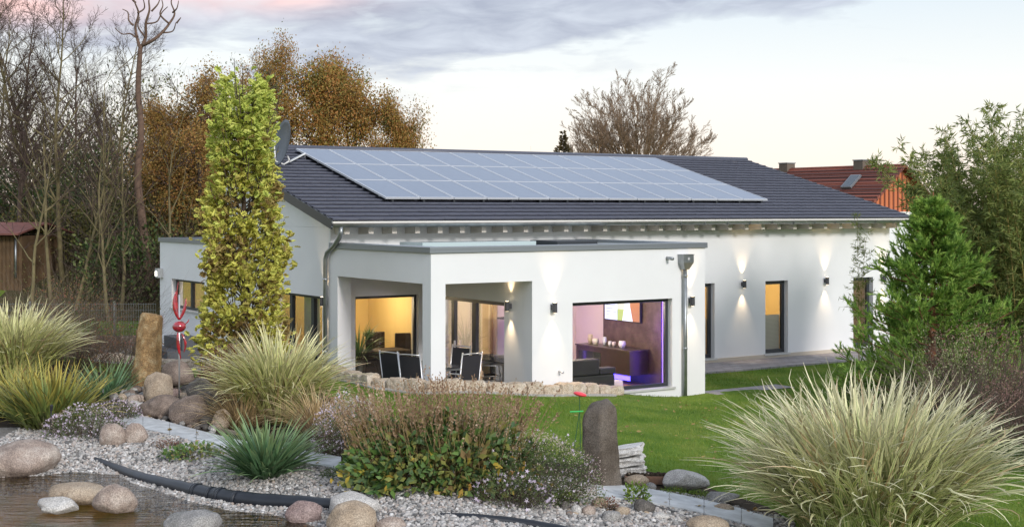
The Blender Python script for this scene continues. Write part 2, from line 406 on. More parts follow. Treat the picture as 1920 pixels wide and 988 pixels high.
def rooftile_mat():
    m = bpy.data.materials.new('roof_tile'); m.use_nodes = True
    nt = m.node_tree; N = nt.nodes; L = nt.links; b = N['Principled BSDF']
    g = N.new('ShaderNodeNewGeometry'); r = ramp_node(N, [(.066, .072, .098), (.070, .076, .104), (.076, .082, .110)]); L.new(g.outputs['Random Per Island'], r.inputs[0])
    L.new(r.outputs[0], b.inputs['Base Color']); b.inputs['Roughness'].default_value = .42; b.inputs['Specular IOR Level'].default_value = .5
    return m
M['rooftile'] = rooftile_mat()
def panel_mat():
    m = bpy.data.materials.new('solar_cells'); m.use_nodes = True
    nt = m.node_tree; N = nt.nodes; L = nt.links; b = N['Principled BSDF']
    tc = N.new('ShaderNodeTexCoord'); br = N.new('ShaderNodeTexBrick'); L.new(tc.outputs['Object'], br.inputs[0])
    br.offset = 0; br.inputs['Scale'].default_value = 1; br.inputs['Brick Width'].default_value = .156; br.inputs['Row Height'].default_value = .156; br.inputs['Mortar Size'].default_value = .004
    br.inputs['Color1'].default_value = (.10, .135, .20, 1); br.inputs['Color2'].default_value = (.115, .15, .215, 1); br.inputs['Mortar'].default_value = (.15, .19, .26, 1)
    L.new(br.outputs[0], b.inputs['Base Color']); b.inputs['Roughness'].default_value = .3; b.inputs['Specular IOR Level'].default_value = .42
    b.inputs['Coat Weight'].default_value = .0; b.inputs['Coat Roughness'].default_value = .12
    return m
M['pv'] = panel_mat(); M['pvframe'] = mat('panel_frame_metal', (.55, .57, .60), .45, metal=.3)

# ------------------------------------------------------------------ ground
def ground_mats():
    # lawn soil/grass
    m = bpy.data.materials.new('lawn_ground'); m.use_nodes = True
    nt = m.node_tree; N = nt.nodes; L = nt.links; b = N['Principled BSDF']
    tc = N.new('ShaderNodeTexCoord')
    def nz(s, d=6):
        n = N.new('ShaderNodeTexNoise'); n.inputs['Scale'].default_value = s; n.inputs['Detail'].default_value = d; L.new(tc.outputs['Object'], n.inputs[0]); return n.outputs[0]
    r = ramp_node(N, [(.075, .145, .014), (.11, .19, .022), (.16, .21, .04)])
    mr = N.new('ShaderNodeMapRange'); L.new(nz(1.1, 8), mr.inputs[0]); mr.inputs[1].default_value = .3; mr.inputs[2].default_value = .7; L.new(mr.outputs[0], r.inputs[0])
    L.new(r.outputs[0], b.inputs['Base Color']); b.inputs['Roughness'].default_value = .9; b.inputs['Specular IOR Level'].default_value = .1
    bp = N.new('ShaderNodeBump'); bp.inputs['Strength'].default_value = .8; bp.inputs['Distance'].default_value = .05; L.new(nz(30), bp.inputs['Height']); L.new(bp.outputs[0], b.inputs['Normal'])
    M['lawn'] = m
    M['soil'] = mat('garden_soil', (.060, .045, .032), .95, spec=.1, noise_amt=.5, nscale=8, bump=.8, bscale=30)
    M['leaflitter'] = mat('woodland_floor', (.085, .062, .032), .95, spec=.1, col2=(.045, .050, .020), nscale=3, bump=.8, bscale=12)
    M['gravelbase'] = mat('gravel_bed', (.33, .31, .29), .95, spec=.1, noise_amt=.5, nscale=35, bump=1, bscale=60)
    M['pondbed'] = mat('pond_bed', (.58, .36, .20), .9, spec=.1, col2=(.20, .22, .04), nscale=2.2, bump=.7, bscale=18)
ground_mats()
def axis(segs):
    out = [segs[0][0]]
    for a, b, st in segs:
        n = max(1, int(round((b - a) / st))); out += list(np.linspace(a, b, n + 1)[1:])
    return np.array(out)
gx = axis([(-700, -100, 60), (-100, -20, 8), (-20, -10, .5), (-10, 7.5, .11), (7.5, 14, .5), (14, 60, 4), (60, 700, 60)])
gy = axis([(2, 12, 1), (12, 14.5, .3), (14.5, 34, .11), (34, 60, .6), (60, 120, 8), (120, 1500, 120)])
def grid_mesh(name, gx, gy, zf, keep, m, off=0.0, snap=None):
    X, Y = np.meshgrid(gx, gy); Z = zf(X, Y) + off
    nx, ny = len(gx), len(gy)
    if snap is not None:
        d = poly_sdf(snap, X, Y)
        ins = d < 0
        cin = ins[:-1, :-1] | ins[1:, :-1] | ins[:-1, 1:] | ins[1:, 1:]
        # pull outside corners back on to the outline
        e = 1e-3
        gxx = (poly_sdf(snap, X + e, Y) - d) / e; gyy = (poly_sdf(snap, X, Y + e) - d) / e
        o = ~ins
        X = np.where(o, X - gxx * d, X); Y = np.where(o, Y - gyy * d, Y)
        Z = zf(X, Y) + off
        mask = cin
    else:
        cx = (X[:-1, :-1] + X[1:, 1:]) / 2; cy = (Y[:-1, :-1] + Y[1:, 1:]) / 2
        mask = keep(cx, cy) if keep is not None else np.ones(cx.shape, bool)
    idx = np.arange(nx * ny).reshape(ny, nx)
    Fq = np.stack([idx[:-1, :-1], idx[:-1, 1:], idx[1:, 1:], idx[1:, :-1]], 2)[mask]
    used = np.unique(Fq); rem = np.zeros(nx * ny, int); rem[used] = np.arange(len(used))
    V = np.stack([X.ravel(), Y.ravel(), Z.ravel()], 1)[used]
    return mk(name, V, rem[Fq], m, None, True)
struct(grid_mesh('ground', gx, gy, ground, None, M['lawn']))
GFX = np.arange(-10, 8, .11); GFY = np.arange(13.2, 34, .11)
GRAVEL = [tuple(atg(px, py)[:2]) for px, py in [(-250, 800), (0, 802), (120, 800), (232, 775), (330, 800), (430, 832), (560, 862), (640, 872), (760, 880), (1000, 893), (1100, 905), (1180, 915), (1300, 932), (1400, 960), (1480, 975)]] + [(3.2, 14.0), (-8, 13.4), (-9.5, 17)]
struct(grid_mesh('gravel_ground', GFX, GFY, ground, None, M['gravelbase'], .006, snap=GRAVEL))
struct(grid_mesh('pond_bed', GFX, GFY, ground, None, M['pondbed'], .010, snap=POND))
BEDL = [tuple(atg(px, py)[:2]) for px, py in [(-250, 720), (-60, 690), (160, 690), (290, 722), (395, 735), (600, 735), (660, 770), (640, 872), (430, 832), (232, 775), (120, 800), (-250, 800)]]
struct(grid_mesh('planting_bed', GFX, GFY, ground, None, M['soil'], .004, snap=BEDL))
BEDR = [tuple(atg(px, py)[:2]) for px, py in [(1060, 870), (1130, 868), (1240, 888), (1330, 915), (1440, 950), (1480, 975), (1400, 960), (1300, 932), (1180, 915), (1100, 905), (1000, 893), (760, 880), (700, 850), (900, 850)]]
struct(grid_mesh('planting_bed', GFX, GFY, ground, None, M['soil'], .004, snap=BEDR))
# wooded floor behind
wx = axis([(-60, -20, 2), (-20, -9.5, .4)]); wy = axis([(42, 60, .6), (60, 100, 4)])
struct(grid_mesh('woodland_ground', wx, wy, ground, lambda x, y: (y > 46 + np.sin(x) * .6) | (x > -16.2), M['leaflitter'], .02))
# terrace paving round the house (house frame)
def hpoly(pts, z): return [tuple(H(a, b, z)) for a, b in pts]
def slab(name, pts, z0, z1, m, par=None):
    n = len(pts); V = hpoly(pts, z0) + hpoly(pts, z1)
    Fs = [tuple(range(n, 2 * n))] + [(i, (i + 1) % n, n + (i + 1) % n, n + i) for i in range(n)]
    return mk(name, V, Fs, m, par)
def paving_mat(name, c1, c2, mortar, w, h, rot=TH):
    m = bpy.data.materials.new(name); m.use_nodes = True
    nt = m.node_tree; N = nt.nodes; L = nt.links; b = N['Principled BSDF']
    tc = N.new('ShaderNodeTexCoord'); mp = N.new('ShaderNodeMapping'); L.new(tc.outputs['Object'], mp.inputs[0]); mp.inputs['Rotation'].default_value = (0, 0, -rot)
    br = N.new('ShaderNodeTexBrick'); L.new(mp.outputs[0], br.inputs[0]); br.inputs['Scale'].default_value = 1; br.inputs['Brick Width'].default_value = w; br.inputs['Row Height'].default_value = h; br.inputs['Mortar Size'].default_value = .008
    br.inputs['Color1'].default_value = (*c1, 1); br.inputs['Color2'].default_value = (*c2, 1); br.inputs['Mortar'].default_value = (*mortar, 1)
    n = N.new('ShaderNodeTexNoise'); n.inputs['Scale'].default_value = 3; n.inputs['Detail'].default_value = 6; L.new(tc.outputs['Object'], n.inputs[0])
    hs = N.new('ShaderNodeHueSaturation'); L.new(br.outputs[0], hs.inputs['Color']); mr = N.new('ShaderNodeMapRange'); L.new(n.outputs[0], mr.inputs[0]); mr.inputs[3].default_value = .75; mr.inputs[4].default_value = 1.25; L.new(mr.outputs[0], hs.inputs['Value'])
    L.new(hs.outputs[0], b.inputs['Base Color']); b.inputs['Roughness'].default_value = .75
    return m
M['paver'] = paving_mat('grey_pavers', (.33, .31, .32), (.24, .22, .23), (.12, .11, .10), .3, .2)
struct(slab('path', [(6.95, 2.75), (17.6, 2.75), (17.6, 4.28), (6.95, 4.28)], -.05, .035, M['paver']))
struct(slab('path', [(6.9, -.35), (9.2, -.35), (9.2, .25), (6.9, .25)], -.05, .02, M['paver']))
struct(slab('terrace', [(-1.6, 11.0), (-1.6, 17), (-.02, 17), (-.02, 11.0)], -.05, .02, M['terrace']))

# ------------------------------------------------------------------ house
house = thing('house', 'long white rendered bungalow with dark tiled roof, solar array and flat roofed front wing', 'house', tuple(H(0, 0, 0)), TH)
def wallgrid(mb, ax, c, s0, s1, z0, z1, th, ops, sign=1):
    """wall in plane axis=c, running s0..s1, thick th inward; ops = [(s0,s1,z0,z1)]"""
    S = sorted({s0, s1, *[v for o in ops for v in o[:2]]}); Z = sorted({z0, z1, *[v for o in ops for v in o[2:]]})
    def P(s, n, z): return (s, c + n * sign, z) if ax == 'b' else (c + n * sign, s, z)
    def solid(i, j):
        if i < 0 or j < 0 or i >= len(S) - 1 or j >= len(Z) - 1: return False
        cs = (S[i] + S[i + 1]) / 2; cz = (Z[j] + Z[j + 1]) / 2
        return not any(o[0] < cs < o[1] and o[2] < cz < o[3] for o in ops)
    for i in range(len(S) - 1):
        for j in range(len(Z) - 1):
            if not solid(i, j): continue
            a, b, d, e = S[i], S[i + 1], Z[j], Z[j + 1]
            mb.quad(P(a, 0, d), P(b, 0, d), P(b, 0, e), P(a, 0, e)); mb.quad(P(b, th, d), P(a, th, d), P(a, th, e), P(b, th, e))
            if not solid(i - 1, j): mb.quad(P(a, 0, d), P(a, 0, e), P(a, th, e), P(a, th, d))
            if not solid(i + 1, j): mb.quad(P(b, 0, d), P(b, th, d), P(b, th, e), P(b, 0, e))
            if not solid(i, j - 1): mb.quad(P(a, 0, d), P(a, th, d), P(b, th, d), P(b, 0, d))
            if not solid(i, j + 1): mb.quad(P(a, 0, e), P(b, 0, e), P(b, th, e), P(a, th, e))
RS = .265; EZ = 3.75; EB = 3.70     # roof slope, eave height at the gutter line
def rz_(b): return EZ + RS * (b - EB)
RB = 10.46
MAINW = [(.60, 2.18, .02, 2.09), (9.95, 10.98, .14, 2.08), (12.77, 13.60, .14, 2.08), (16.12, 16.92, .14, 2.08)]
mb = MB()
wallgrid(mb, 'b', 4.32, 0.0, 17.6, -.3, 3.60, .32, MAINW)
mb.build('main_wall', M['stucco'], house)
# gable wall, trapezoid top: grid to 3.6 and a sloping piece above
mb = MB()
GW = [(4.72, 7.55, .10, 2.09)]
wallgrid(mb, 'a', 0.0, 4.643, 10.4, -.3, 3.60, .32, GW)
mb.build('gable_wall', M['stucco'], house)
for a0, a1 in ((0.0, .32), (17.28, 17.6)):
    pr = [(4.643, 3.603), (10.4, 3.603), (10.4, rz_(10.4) - .06), (4.643, rz_(4.643) - .06)]
    V = [(a0, b, z) for b, z in pr] + [(a1, b, z) for b, z in pr]
    mb = MB(); mb.add(V, [(3, 2, 1, 0), (4, 5, 6, 7), (0, 1, 5, 4), (1, 2, 6, 5), (2, 3, 7, 6), (3, 0, 4, 7)])
    mb.build('gable_peak', M['stucco'], house)
mb = MB()
wallgrid(mb, 'a', 17.6, 4.643, 10.4, -.3, 3.60, .32, [], sign=-1)
wallgrid(mb, 'b', 10.4, .0, 17.6, -.3, rz_(10.4) - .08, .3, [])
mb.box(0.0, 17.6, 4.32, 4.62, 3.603, 3.82)
mb.build('back_wall', M['stucco'], house)
# wing
mb = MB()
WF = [(.32, 2.32, -.3, 2.57), (3.31, 5.93, .22, 2.10)]
wallgrid(mb, 'b', 0.0, 0.0, 6.85, -.3, 3.22, .32, WF)
mb.build('wing_wall', M['stucco'], house)
mb = MB()
wallgrid(mb, 'a', 0.0, .323, 4.317, -.3, 3.22, .32, [(.323, 3.97, -.3, 2.57)])
mb.build('wing_wall', M['stucco'], house)
mb = MB()
wallgrid(mb, 'a', 2.32, .323, 4.317, -.3, 2.60, .30, [(1.02, 3.75, .0, 2.09)])
mb.build('wing_wall', M['stucco'], house)
mb = MB()
wallgrid(mb, 'a', 6.85, .323, 4.317, -.3, 3.22, .32, [], sign=-1)
mb.build('wing_wall', M['stucco'], house)
# wing ceiling / flat roof
mb = MB(); mb.box(.323, 6.527, .323, 4.316, 2.572, 2.80); mb.build('porch_ceiling', M['stucco'], house)
mb = MB(); mb.box(.323, 6.527, .323, 4.316, 2.95, 3.17); mb.build('flat_roof', M['membrane'], house)
mb = MB()
mb.box(-.04, 6.89, -.04, .34, 3.222, 3.275); mb.box(-.04, .34, .343, 4.31, 3.222, 3.275); mb.box(6.51, 6.89, .343, 4.31, 3.222, 3.275)
mb.box(-.04, 6.89, -.043, -.03, 3.16, 3.221); mb.box(-.043, -.03, -.03, 4.31, 3.16, 3.221); mb.box(6.88, 6.893, -.03, 4.31, 3.16, 3.221)
mb.build('parapet_trim', M['trim'], house, bevel=.004)
mb = MB(); mb.box(1.3, 4.2, 2.6, 3.6, 3.173, 3.29); mb.build('roof_light', mat('roof_light_glass', (.42, .50, .50), .12, spec=.8), house, bevel=.01)
mb = MB(); mb.box(4.5, 5.6, 2.2, 3.3, 3.173, 3.295); mb.build('roof_hatch', M['anthracite'], house, bevel=.01)
# annex behind the gable
mb = MB()
wallgrid(mb, 'a', 0.0, 10.703, 15.17, -.3, 3.14, .32, [(11.75, 14.22, 1.29, 2.09)])
wallgrid(mb, 'b', 15.17, .323, 6.0, -.3, 3.14, .32, [], sign=-1)
mb.box(.323, 6.0, 10.72, 14.84, 2.8, 3.0)
mb.build('annex_wall', M['stucco'], house)
mb = MB(); mb.box(-.04, .34, 10.703, 15.21, 3.143, 3.20); mb.box(.343, 6, 14.84, 15.21, 3.143, 3.20); mb.box(-.043, -.03, 10.703, 15.21, 3.09, 3.142)
mb.build('parapet_trim', M['trim'], house)
# plinth strip along the main wall
mb = MB(); mb.box(6.86, 17.6, 4.295, 4.317, -.1, .13); mb.build('plinth', mat('sand_plinth', (.52, .46, .38), .9), house)

# roof structure
mb = MB()
V = []
e = .05
for a in (-.27, 17.87):
    V += [(a, 3.86, rz_(3.86) - e), (a, RB, rz_(RB) - e), (a, RB, rz_(RB) - e - .16), (a, 3.86, rz_(3.86) - e - .10)]
mb.add(V, [(3, 2, 1, 0), (4, 5, 6, 7), (0, 1, 5, 4), (1, 2, 6, 5), (2, 3, 7, 6), (3, 0, 4, 7)])
mb.build('roof_deck', M['cream_timber'], house)
# rafter tails under the eave
for i in range(31):
    a = .10 + i * .575
    mb = MB(); V = []
    for s in (a, a + .12):
        V += [(s, 3.84, rz_(3.84) - .155), (s, 4.315, rz_(4.315) - .155), (s, 4.315, rz_(4.315) - .46), (s, 3.84, rz_(3.84) - .32)]
    mb.add(V, [(3, 2, 1, 0), (4, 5, 6, 7), (0, 1, 5, 4), (1, 2, 6, 5), (2, 3, 7, 6), (3, 0, 4, 7)])
    mb.build('rafter', M['cream_timber'], house)
# tiles: courses with a real step, each tile with a soft roll at its side
def tiles():
    rng = np.random.default_rng(3)
    cs = math.sqrt(1 + RS * RS); course = .325; tw = .30
    ln = (RB + .08 - 3.66) * cs; n = int(math.ceil(ln / course)); na = int(round(18.14 / tw)); tw = 18.14 / na
    prof = [(0, .004), (.03, .007), (.07, .0), (.5, -.001), (.93, .0), (1.0, .003)]
    T = []; 
    for u, z in prof: T.append((u * tw - .0015, 0, z + .062))
    for u, z in prof: T.append((u * tw - .0015, course + .05, z + .004))
    for u, z in prof: T.append((u * tw - .0015, .045, z + .004))
    k = len(prof); TF = []
    for i in range(k - 1):
        TF.append((i, i + 1, k + i + 1, k + i)); TF.append((2 * k + i, 2 * k + i + 1, i + 1, i))
    TF.append((2 * k, 0, k, k)) if False else None
    P = []; 
    for j in range(n):
        for i in range(na): P.append((i * tw - .27, j * course, 0))
    P = np.array(P); P[:, 2] += rng.normal(0, .0009, len(P)); P[:, 1] += rng.normal(0, .0010, len(P))
    Mx = np.tile(np.eye(3)[None], (len(P), 1, 1))
    V, Fc = scatter(T, TF, Mx, np.ones(len(P)), P)
    s = V[:, 1]; nz = V[:, 2]
    b = 3.66 + s / cs - nz * RS / cs; z = rz_(3.66) + s * RS / cs + nz / cs
    b = np.minimum(b, RB + .10)
    mk('roof_tiles', np.stack([V[:, 0], b, z], 1), Fc, M['rooftile'], house, False)
tiles()
mb = MB()
mb.tube([(-.28, RB + .06, rz_(RB) + .05), (17.88, RB + .06, rz_(RB) + .05)], .075, 8)
mb.build('ridge_cap', M['rooftile'], house, True)
for a in (-.30, 17.872):
    mb = MB(); V = []
    for s in (a, a + .028):
        V += [(s, 3.66, rz_(3.66) + .035), (s, RB + .1, rz_(RB + .1) + .035), (s, RB + .1, rz_(RB + .1) - .19), (s, 3.66, rz_(3.66) - .17)]
    mb.add(V, [(3, 2, 1, 0), (4, 5, 6, 7), (0, 1, 5, 4), (1, 2, 6, 5), (2, 3, 7, 6), (3, 0, 4, 7)])
    mb.build('verge_board', M['anthracite'], house)
mb = MB()   # white drip edge above the gutter
mb.box(-.29, 17.89, 3.60, 3.68, 3.700, 3.738); mb.build('eave_flashing', mat('pale_flashing', (.66, .64, .60), .5), house)
# half-round gutter
V = []; Fs = []; n = 9
for s in (-.30, 17.90):
    for r in (.075, .068):
        for j in range(n):
            t = math.pi * j / (n - 1); V.append((s, 3.615 - math.cos(t) * r, 3.685 - math.sin(t) * r))
for j in range(n - 1):
    Fs += [(j, j + 1, 2 * n + j + 1, 2 * n + j), (n + j + 1, n + j, 3 * n + j, 3 * n + j + 1), (j + 1, j, n + j, n + j + 1), (2 * n + j, 2 * n + j + 1, 3 * n + j + 1, 3 * n + j)]
mk('gutter', V, Fs, M['zinc'], house, True)
for i in range(24):
    a = -.1 + i * .775; mb = MB()
    mb.tube([(a, 3.615 - math.cos(t) * .081, 3.685 - math.sin(t) * .081) for t in np.linspace(0.0, math.pi, 8)], .009, 4)
    mb.build('gutter_bracket', M['zinc'], house)
mb = MB()
mb.tube([(-.10, 3.61, 3.62), (-.10, 3.62, 3.48), (-.10, 3.70, 3.38), (-.06, 4.05, 3.20), (-.07, 4.34, 3.06), (-.07, 4.42, 2.92), (-.07, 4.42, -.1)], .05, 10)
mb.tube([(-.07, 4.42, 2.45), (-.07, 4.42, 2.51)], .056, 10); mb.tube([(-.07, 4.42, .9), (-.07, 4.42, .95)], .056, 10)
mb.build('downpipe', M['zinc'], house, True)
# solar array
def solar():
    cs = math.sqrt(1 + RS * RS); rot = Matrix.Rotation(math.atan(RS), 4, 'X')
    a0, a1, b0, b1 = 1.72, 13.55, 5.03, 9.88
    nc, nr = 13, 3; pw = (a1 - a0) / nc; ph = (b1 - b0) * cs / nr
    for j in range(nr):
        for i in range(nc):
            mb = MB(); g = .010
            mb.box(g + .03, pw - g - .03, g + .03, ph - g - .03, .022, .030)
            o = mb.build('solar_panel', M['pv'], house)
            o.matrix_local = Matrix.Translation((a0 + i * pw, b0 + j * ph / cs, rz_(b0 + j * ph / cs) + .13)) @ rot
            f = MB()
            f.box(g, pw - g, g, g + .029, -.01, .035); f.box(g, pw - g, ph - g - .029, ph - g, -.01, .035)
            f.box(g, g + .029, g + .030, ph - g - .030, -.01, .035); f.box(pw - g - .029, pw - g, g + .030, ph - g - .030, -.01, .035)
            f.build('panel_frame', M['pvframe'], o)
    for i in range(15):
        a = a0 + .2 + i * (a1 - a0 - .4) / 14; mb = MB()
        for k in (b0 + .04,):
            mb.box(a, a + .05, k + .02, k + .3, rz_(k) + .05, rz_(k) + .11)
        mb.build('roof_hook', M['anthracite'], house)
    for j in range(nr):
        for k in (.25, .75):
            b = b0 + (j + k) * ph / cs
            mb = MB(); mb.box(a0 + .05, a1 - .05, b - .02, b + .02, rz_(b) + .07, rz_(b) + .116); mb.build('mounting_rail', M['alu'], house)
solar()
# windows
def window(ax, c, s0, s1, z0, z1, setb=.14, mull=(), sill=True, name='window', fw=.07, panes=True, thick=None, sash=()):
    def P(mb, sa, sb, na, nb, za, zb):
        if ax == 'b': mb.box(sa, sb, c + na, c + nb, za, zb)
        else: mb.box(c + na, c + nb, sa, sb, za, zb)
    e = .003; mb = MB(); n0, n1 = setb, setb + .075
    P(mb, s0 + e, s1 - e, n0, n1, z1 - fw, z1 - e); P(mb, s0 + e, s1 - e, n0, n1, z0 + e, z0 + fw)
    P(mb, s0 + e, s0 + fw, n0 + .001, n1 - .001, z0 + fw + .001, z1 - fw - .001); P(mb, s1 - fw, s1 - e, n0 + .001, n1 - .001, z0 + fw + .001, z1 - fw - .001)
    for m_, w in mull: P(mb, m_ - w / 2, m_ + w / 2, n0 - .01, n1 - .002, z0 + fw + .001, z1 - fw - .001)
    fr = mb.build(name, M['anthracite'], house, bevel=.004)
    cuts = [s0 + fw] + [v for m_, w in mull for v in (m_ - w / 2, m_ + w / 2)] + [s1 - fw]
    for a, b in zip(cuts[::2], cuts[1::2]):
        p = MB(); nm = setb + .04
        if ax == 'b': p.quad((a, c + nm, z0 + fw), (b, c + nm, z0 + fw), (b, c + nm, z1 - fw), (a, c + nm, z1 - fw))
        else: p.quad((c + nm, a, z0 + fw), (c + nm, b, z0 + fw), (c + nm, b, z1 - fw), (c + nm, a, z1 - fw))
        p.build('pane', M['glass'], fr)
    if sill:
        s = MB(); P(s, s0 - .06, s1 + .06, -.05, setb - .002, z0 - .045, z0 + .002); s.build('sill', M['sill'], fr, bevel=.004)
    return fr
window('b', 4.32, .60, 2.18, .02, 2.09, setb=.10, sill=False, fw=.06)
for w in MAINW[1:]:
    fr = window('b', 4.32, *w, setb=.14, fw=.10)
window('b', 0.0, 3.31, 5.93, .22, 2.10, setb=.14, fw=.075)
window('a', 0.0, 4.72, 7.55, .10, 2.09, setb=.12, mull=((5.45, .14), (6.6, .14)))
window('a', 0.0, 11.75, 14.22, 1.29, 2.09, setb=.12, mull=((13.0, .12),))
sd = window('a', 2.32, 1.02, 3.75, .0, 2.09, setb=.06, mull=((2.28, .15), (3.15, .12)), sill=False, name='sliding_door', fw=.08)
mb = MB(); mb.box(2.33, 2.365, 3.02, 3.05, .85, 1.15); mb.build('handle', M['alu'], sd)
# wall lamps
M['lampbody'] = mat('lamp_body', (.05, .05, .055), .4)
M['lampglow'] = mat('lamp_glow', (1, .9, .7), .5, emis=(1, .78, .48), estr=4)
def wall_lamp(a, b, ax, z=2.03, en=38.0):
    mb = MB()
    if ax == 'b': cx, cy = a, b - .10; mb.box(a - .03, a + .03, b - .06, b - .002, z - .05, z + .05)
    else: cx, cy = a - .10, b; mb.box(a - .06, a - .002, b - .03, b + .03, z - .05, z + .05)
    mb.lathe([(.046, -.10), (.05, -.098), (.05, .098), (.046, .10), (.040, .10), (.040, .085), (.040, -.085)][:5], 16, (cx, cy, z))
    o = mb.build('wall_lamp', M['lampbody'], house, False)
    g = MB(); g.lathe([(.036, .100), (.036, .103)], 14, (cx, cy, z)); g.lathe([(.036, -.103), (.036, -.100)], 14, (cx, cy, z)); g.build('lamp_lens', M['lampglow'], o)
    for s in (1, -1):
        li = bpy.data.lights.new('lamp_beam', 'SPOT'); li.energy = en; li.color = (1, .72, .42); li.spot_size = math.radians(62); li.spot_blend = 1.0; li.shadow_soft_size = .03
        lo = bpy.data.objects.new('lamp_beam', li); C.objects.link(lo); lo.parent = o
        lo.location = (cx, cy, z + s * .115); lo.rotation_euler = (math.pi if s > 0 else 0, 0, 0)
wall_lamp(2.32, .76, 'a'); wall_lamp(2.80, 0, 'b'); wall_lamp(6.41, 0, 'b')
wall_lamp(11.93, 4.32, 'b'); wall_lamp(14.99, 4.32, 'b'); wall_lamp(17.28, 4.32, 'b'); wall_lamp(0.0, 4.52, 'a', 2.0); 
# rain hopper + downpipe on the wing, overflow spout, small tap pipe
mb = MB()
V = [(6.08, -.20, 3.02), (6.36, -.20, 3.02), (6.36, -.005, 3.02), (6.08, -.005, 3.02), (6.08, -.20, 2.86), (6.36, -.20, 2.86), (6.36, -.005, 2.86), (6.08, -.005, 2.86), (6.16, -.14, 2.71), (6.28, -.14, 2.71), (6.28, -.02, 2.71), (6.16, -.02, 2.71)]
mb.add(V, [(0, 1, 2, 3), (0, 4, 5, 1), (1, 5, 6, 2), (2, 6, 7, 3), (3, 7, 4, 0), (4, 8, 9, 5), (5, 9, 10, 6), (6, 10, 11, 7), (7, 11, 8, 4), (8, 11, 10, 9)])
mb.box(6.07, 6.37, -.21, -.004, 3.021, 3.035)
hop = mb.build('rain_hopper', M['zinc'], house)
st = MB()
for k in range(4):
    t = math.pi * k / 4; c, s = math.cos(t) * .035, math.sin(t) * .035
    st.tube([(6.22 - c, -.204, 2.94 - s), (6.22 + c, -.204, 2.94 + s)], .004, 4)
st.build('star_mark', mat('white_mark', (.7, .7, .7), .5), hop)
mb = MB(); mb.tube([(6.22, -.08, 2.71), (6.22, -.08, -.05)], .045, 12)
for z in (2.55, 1.0): mb.tube([(6.22, -.08, z), (6.22, -.08, z + .05)], .052, 12)
mb.build('downpipe', M['zinc'], house, True)
mb = MB(); mb.tube([(5.78, -.001, 2.96), (5.78, -.20, 2.95)], .035, 10); mb.build('overflow_spout', M['zinc'], house, True)
mb = MB(); mb.tube([(2.97, 0, .74), (2.97, -.12, .73)], .018, 8); mb.tube([(2.97, -.12, .73), (2.97, -.135, .73)], .03, 8); mb.build('tap_pipe', M['alu'], house, True)
# box lantern at the annex corner, hose hanger
mb = MB(); mb.box(-.16, -.002, 14.92, 15.14, 2.08, 2.34); mb.build('box_lantern', mat('grey_lantern', (.35, .36, .36), .4), house, bevel=.008)
mb = MB(); mb.box(-.175, -.161, 14.97, 15.09, 2.13, 2.26); mb.build('lantern_lens', mat('lantern_glow', (1, 1, .9), .5, emis=(1, .95, .8), estr=2.5), house)

# interior shells
def iroom(name, a0, a1, b0, b1, back, left, right, floor=None, ceil=None, z1=2.45, lop=None):
    mb = MB(); mb.box(a0, a1, b1, b1 + .1, 0, z1); mb.build('interior_wall', back, house)
    mb = MB(); wallgrid(mb, 'a', a0 - .05, b0, b1, 0, z1, .05, [lop] if lop else []); mb.build('interior_wall', left, house)
    mb = MB(); mb.box(a1, a1 + .05, b0, b1 , 0, z1); mb.build('interior_wall', right, house)
    mb = MB(); mb.box(a0, a1, b0, b1, -.02, .0); mb.build('interior_floor', floor or M['woodfloor'], house)
    mb = MB(); mb.box(a0, a1, b0, b1, z1, z1 + .06); mb.build('interior_ceiling', ceil or M['ceiling'], house)
def ilamp(a, b, z, en, col=(1, .80, .55), sz=.25):
    s = MB(); s.lathe([(.10, .0), (.14, .02), (.12, .16), (.03, .2)], 14, (a, b, z)); s.build('ceiling_lamp', mat('lit_shade', (1, .9, .7), .5, emis=col, estr=3), house)
    li = bpy.data.lights.new('room_light', 'POINT'); li.energy = en; li.color = col; li.shadow_soft_size = sz
    lo = bpy.data.objects.new('room_light', li); C.objects.link(lo); lo.parent = house; lo.location = (a, b, z - .15 - sz)
# dining + kitchen (a .33 - 6), living in the wing
mb = MB(); mb.box(2.63, 6.5, .325, 4.30, 2.46, 2.52); mb.build('interior_ceiling', M['ceiling'], house)
mb = MB(); mb.box(2.63, 6.5, .325, 4.66, -.02, .10); mb.build('interior_floor', M['woodfloor'], house)
iroom('dining', .36, 2.62, 4.65, 7.6, M['yellowwall'], M['creamwall'], M['yellowwall'], lop=(4.72, 7.55, .1, 2.09))
ilamp(1.6, 6.0, 2.2, 50, (1, .80, .52)); 
iroom('bed1', 9.0, 11.4, 4.65, 8.0, M['creamwall'], M['yellowwall'], M['yellowwall']); ilamp(10.2, 6.3, 2.2, 40)
iroom('bed2', 11.5, 15.2, 4.65, 8.0, M['creamwall'], M['yellowwall'], M['yellowwall']); ilamp(13.6, 6.4, 2.2, 55)
iroom('bed3', 15.3, 17.2, 4.65, 8.0, M['pinkwall'], M['pinkwall'], M['pinkwall']); ilamp(16.3, 6.6, 2.2, 10)
iroom('annexroom', .36, 3.5, 10.9, 14.7, M['creamwall'], M['creamwall'], M['creamwall'], lop=(11.75, 14.22, 1.29, 2.09)); ilamp(1.9, 12.6, 2.2, 45)
# living room lining (pale walls, visible through wing window and sliding door)
mb = MB(); mb.box(6.45, 6.52, .33, 4.30, .1, 2.46); mb.build('interior_wall', M['pinkwall'], house)
mb = MB(); mb.box(4.21, 6.445, 4.20, 4.28, .1, 2.455); mb.build('interior_wall', M['pinkwall'], house)
mb = MB(); mb.box(2.66, 4.20, 4.20, 4.28, .1, 2.455); mb.build('interior_wall', M['yellowwall'], house)
ilamp(4.3, 2.0, 2.25, 120, (1, .84, .68))
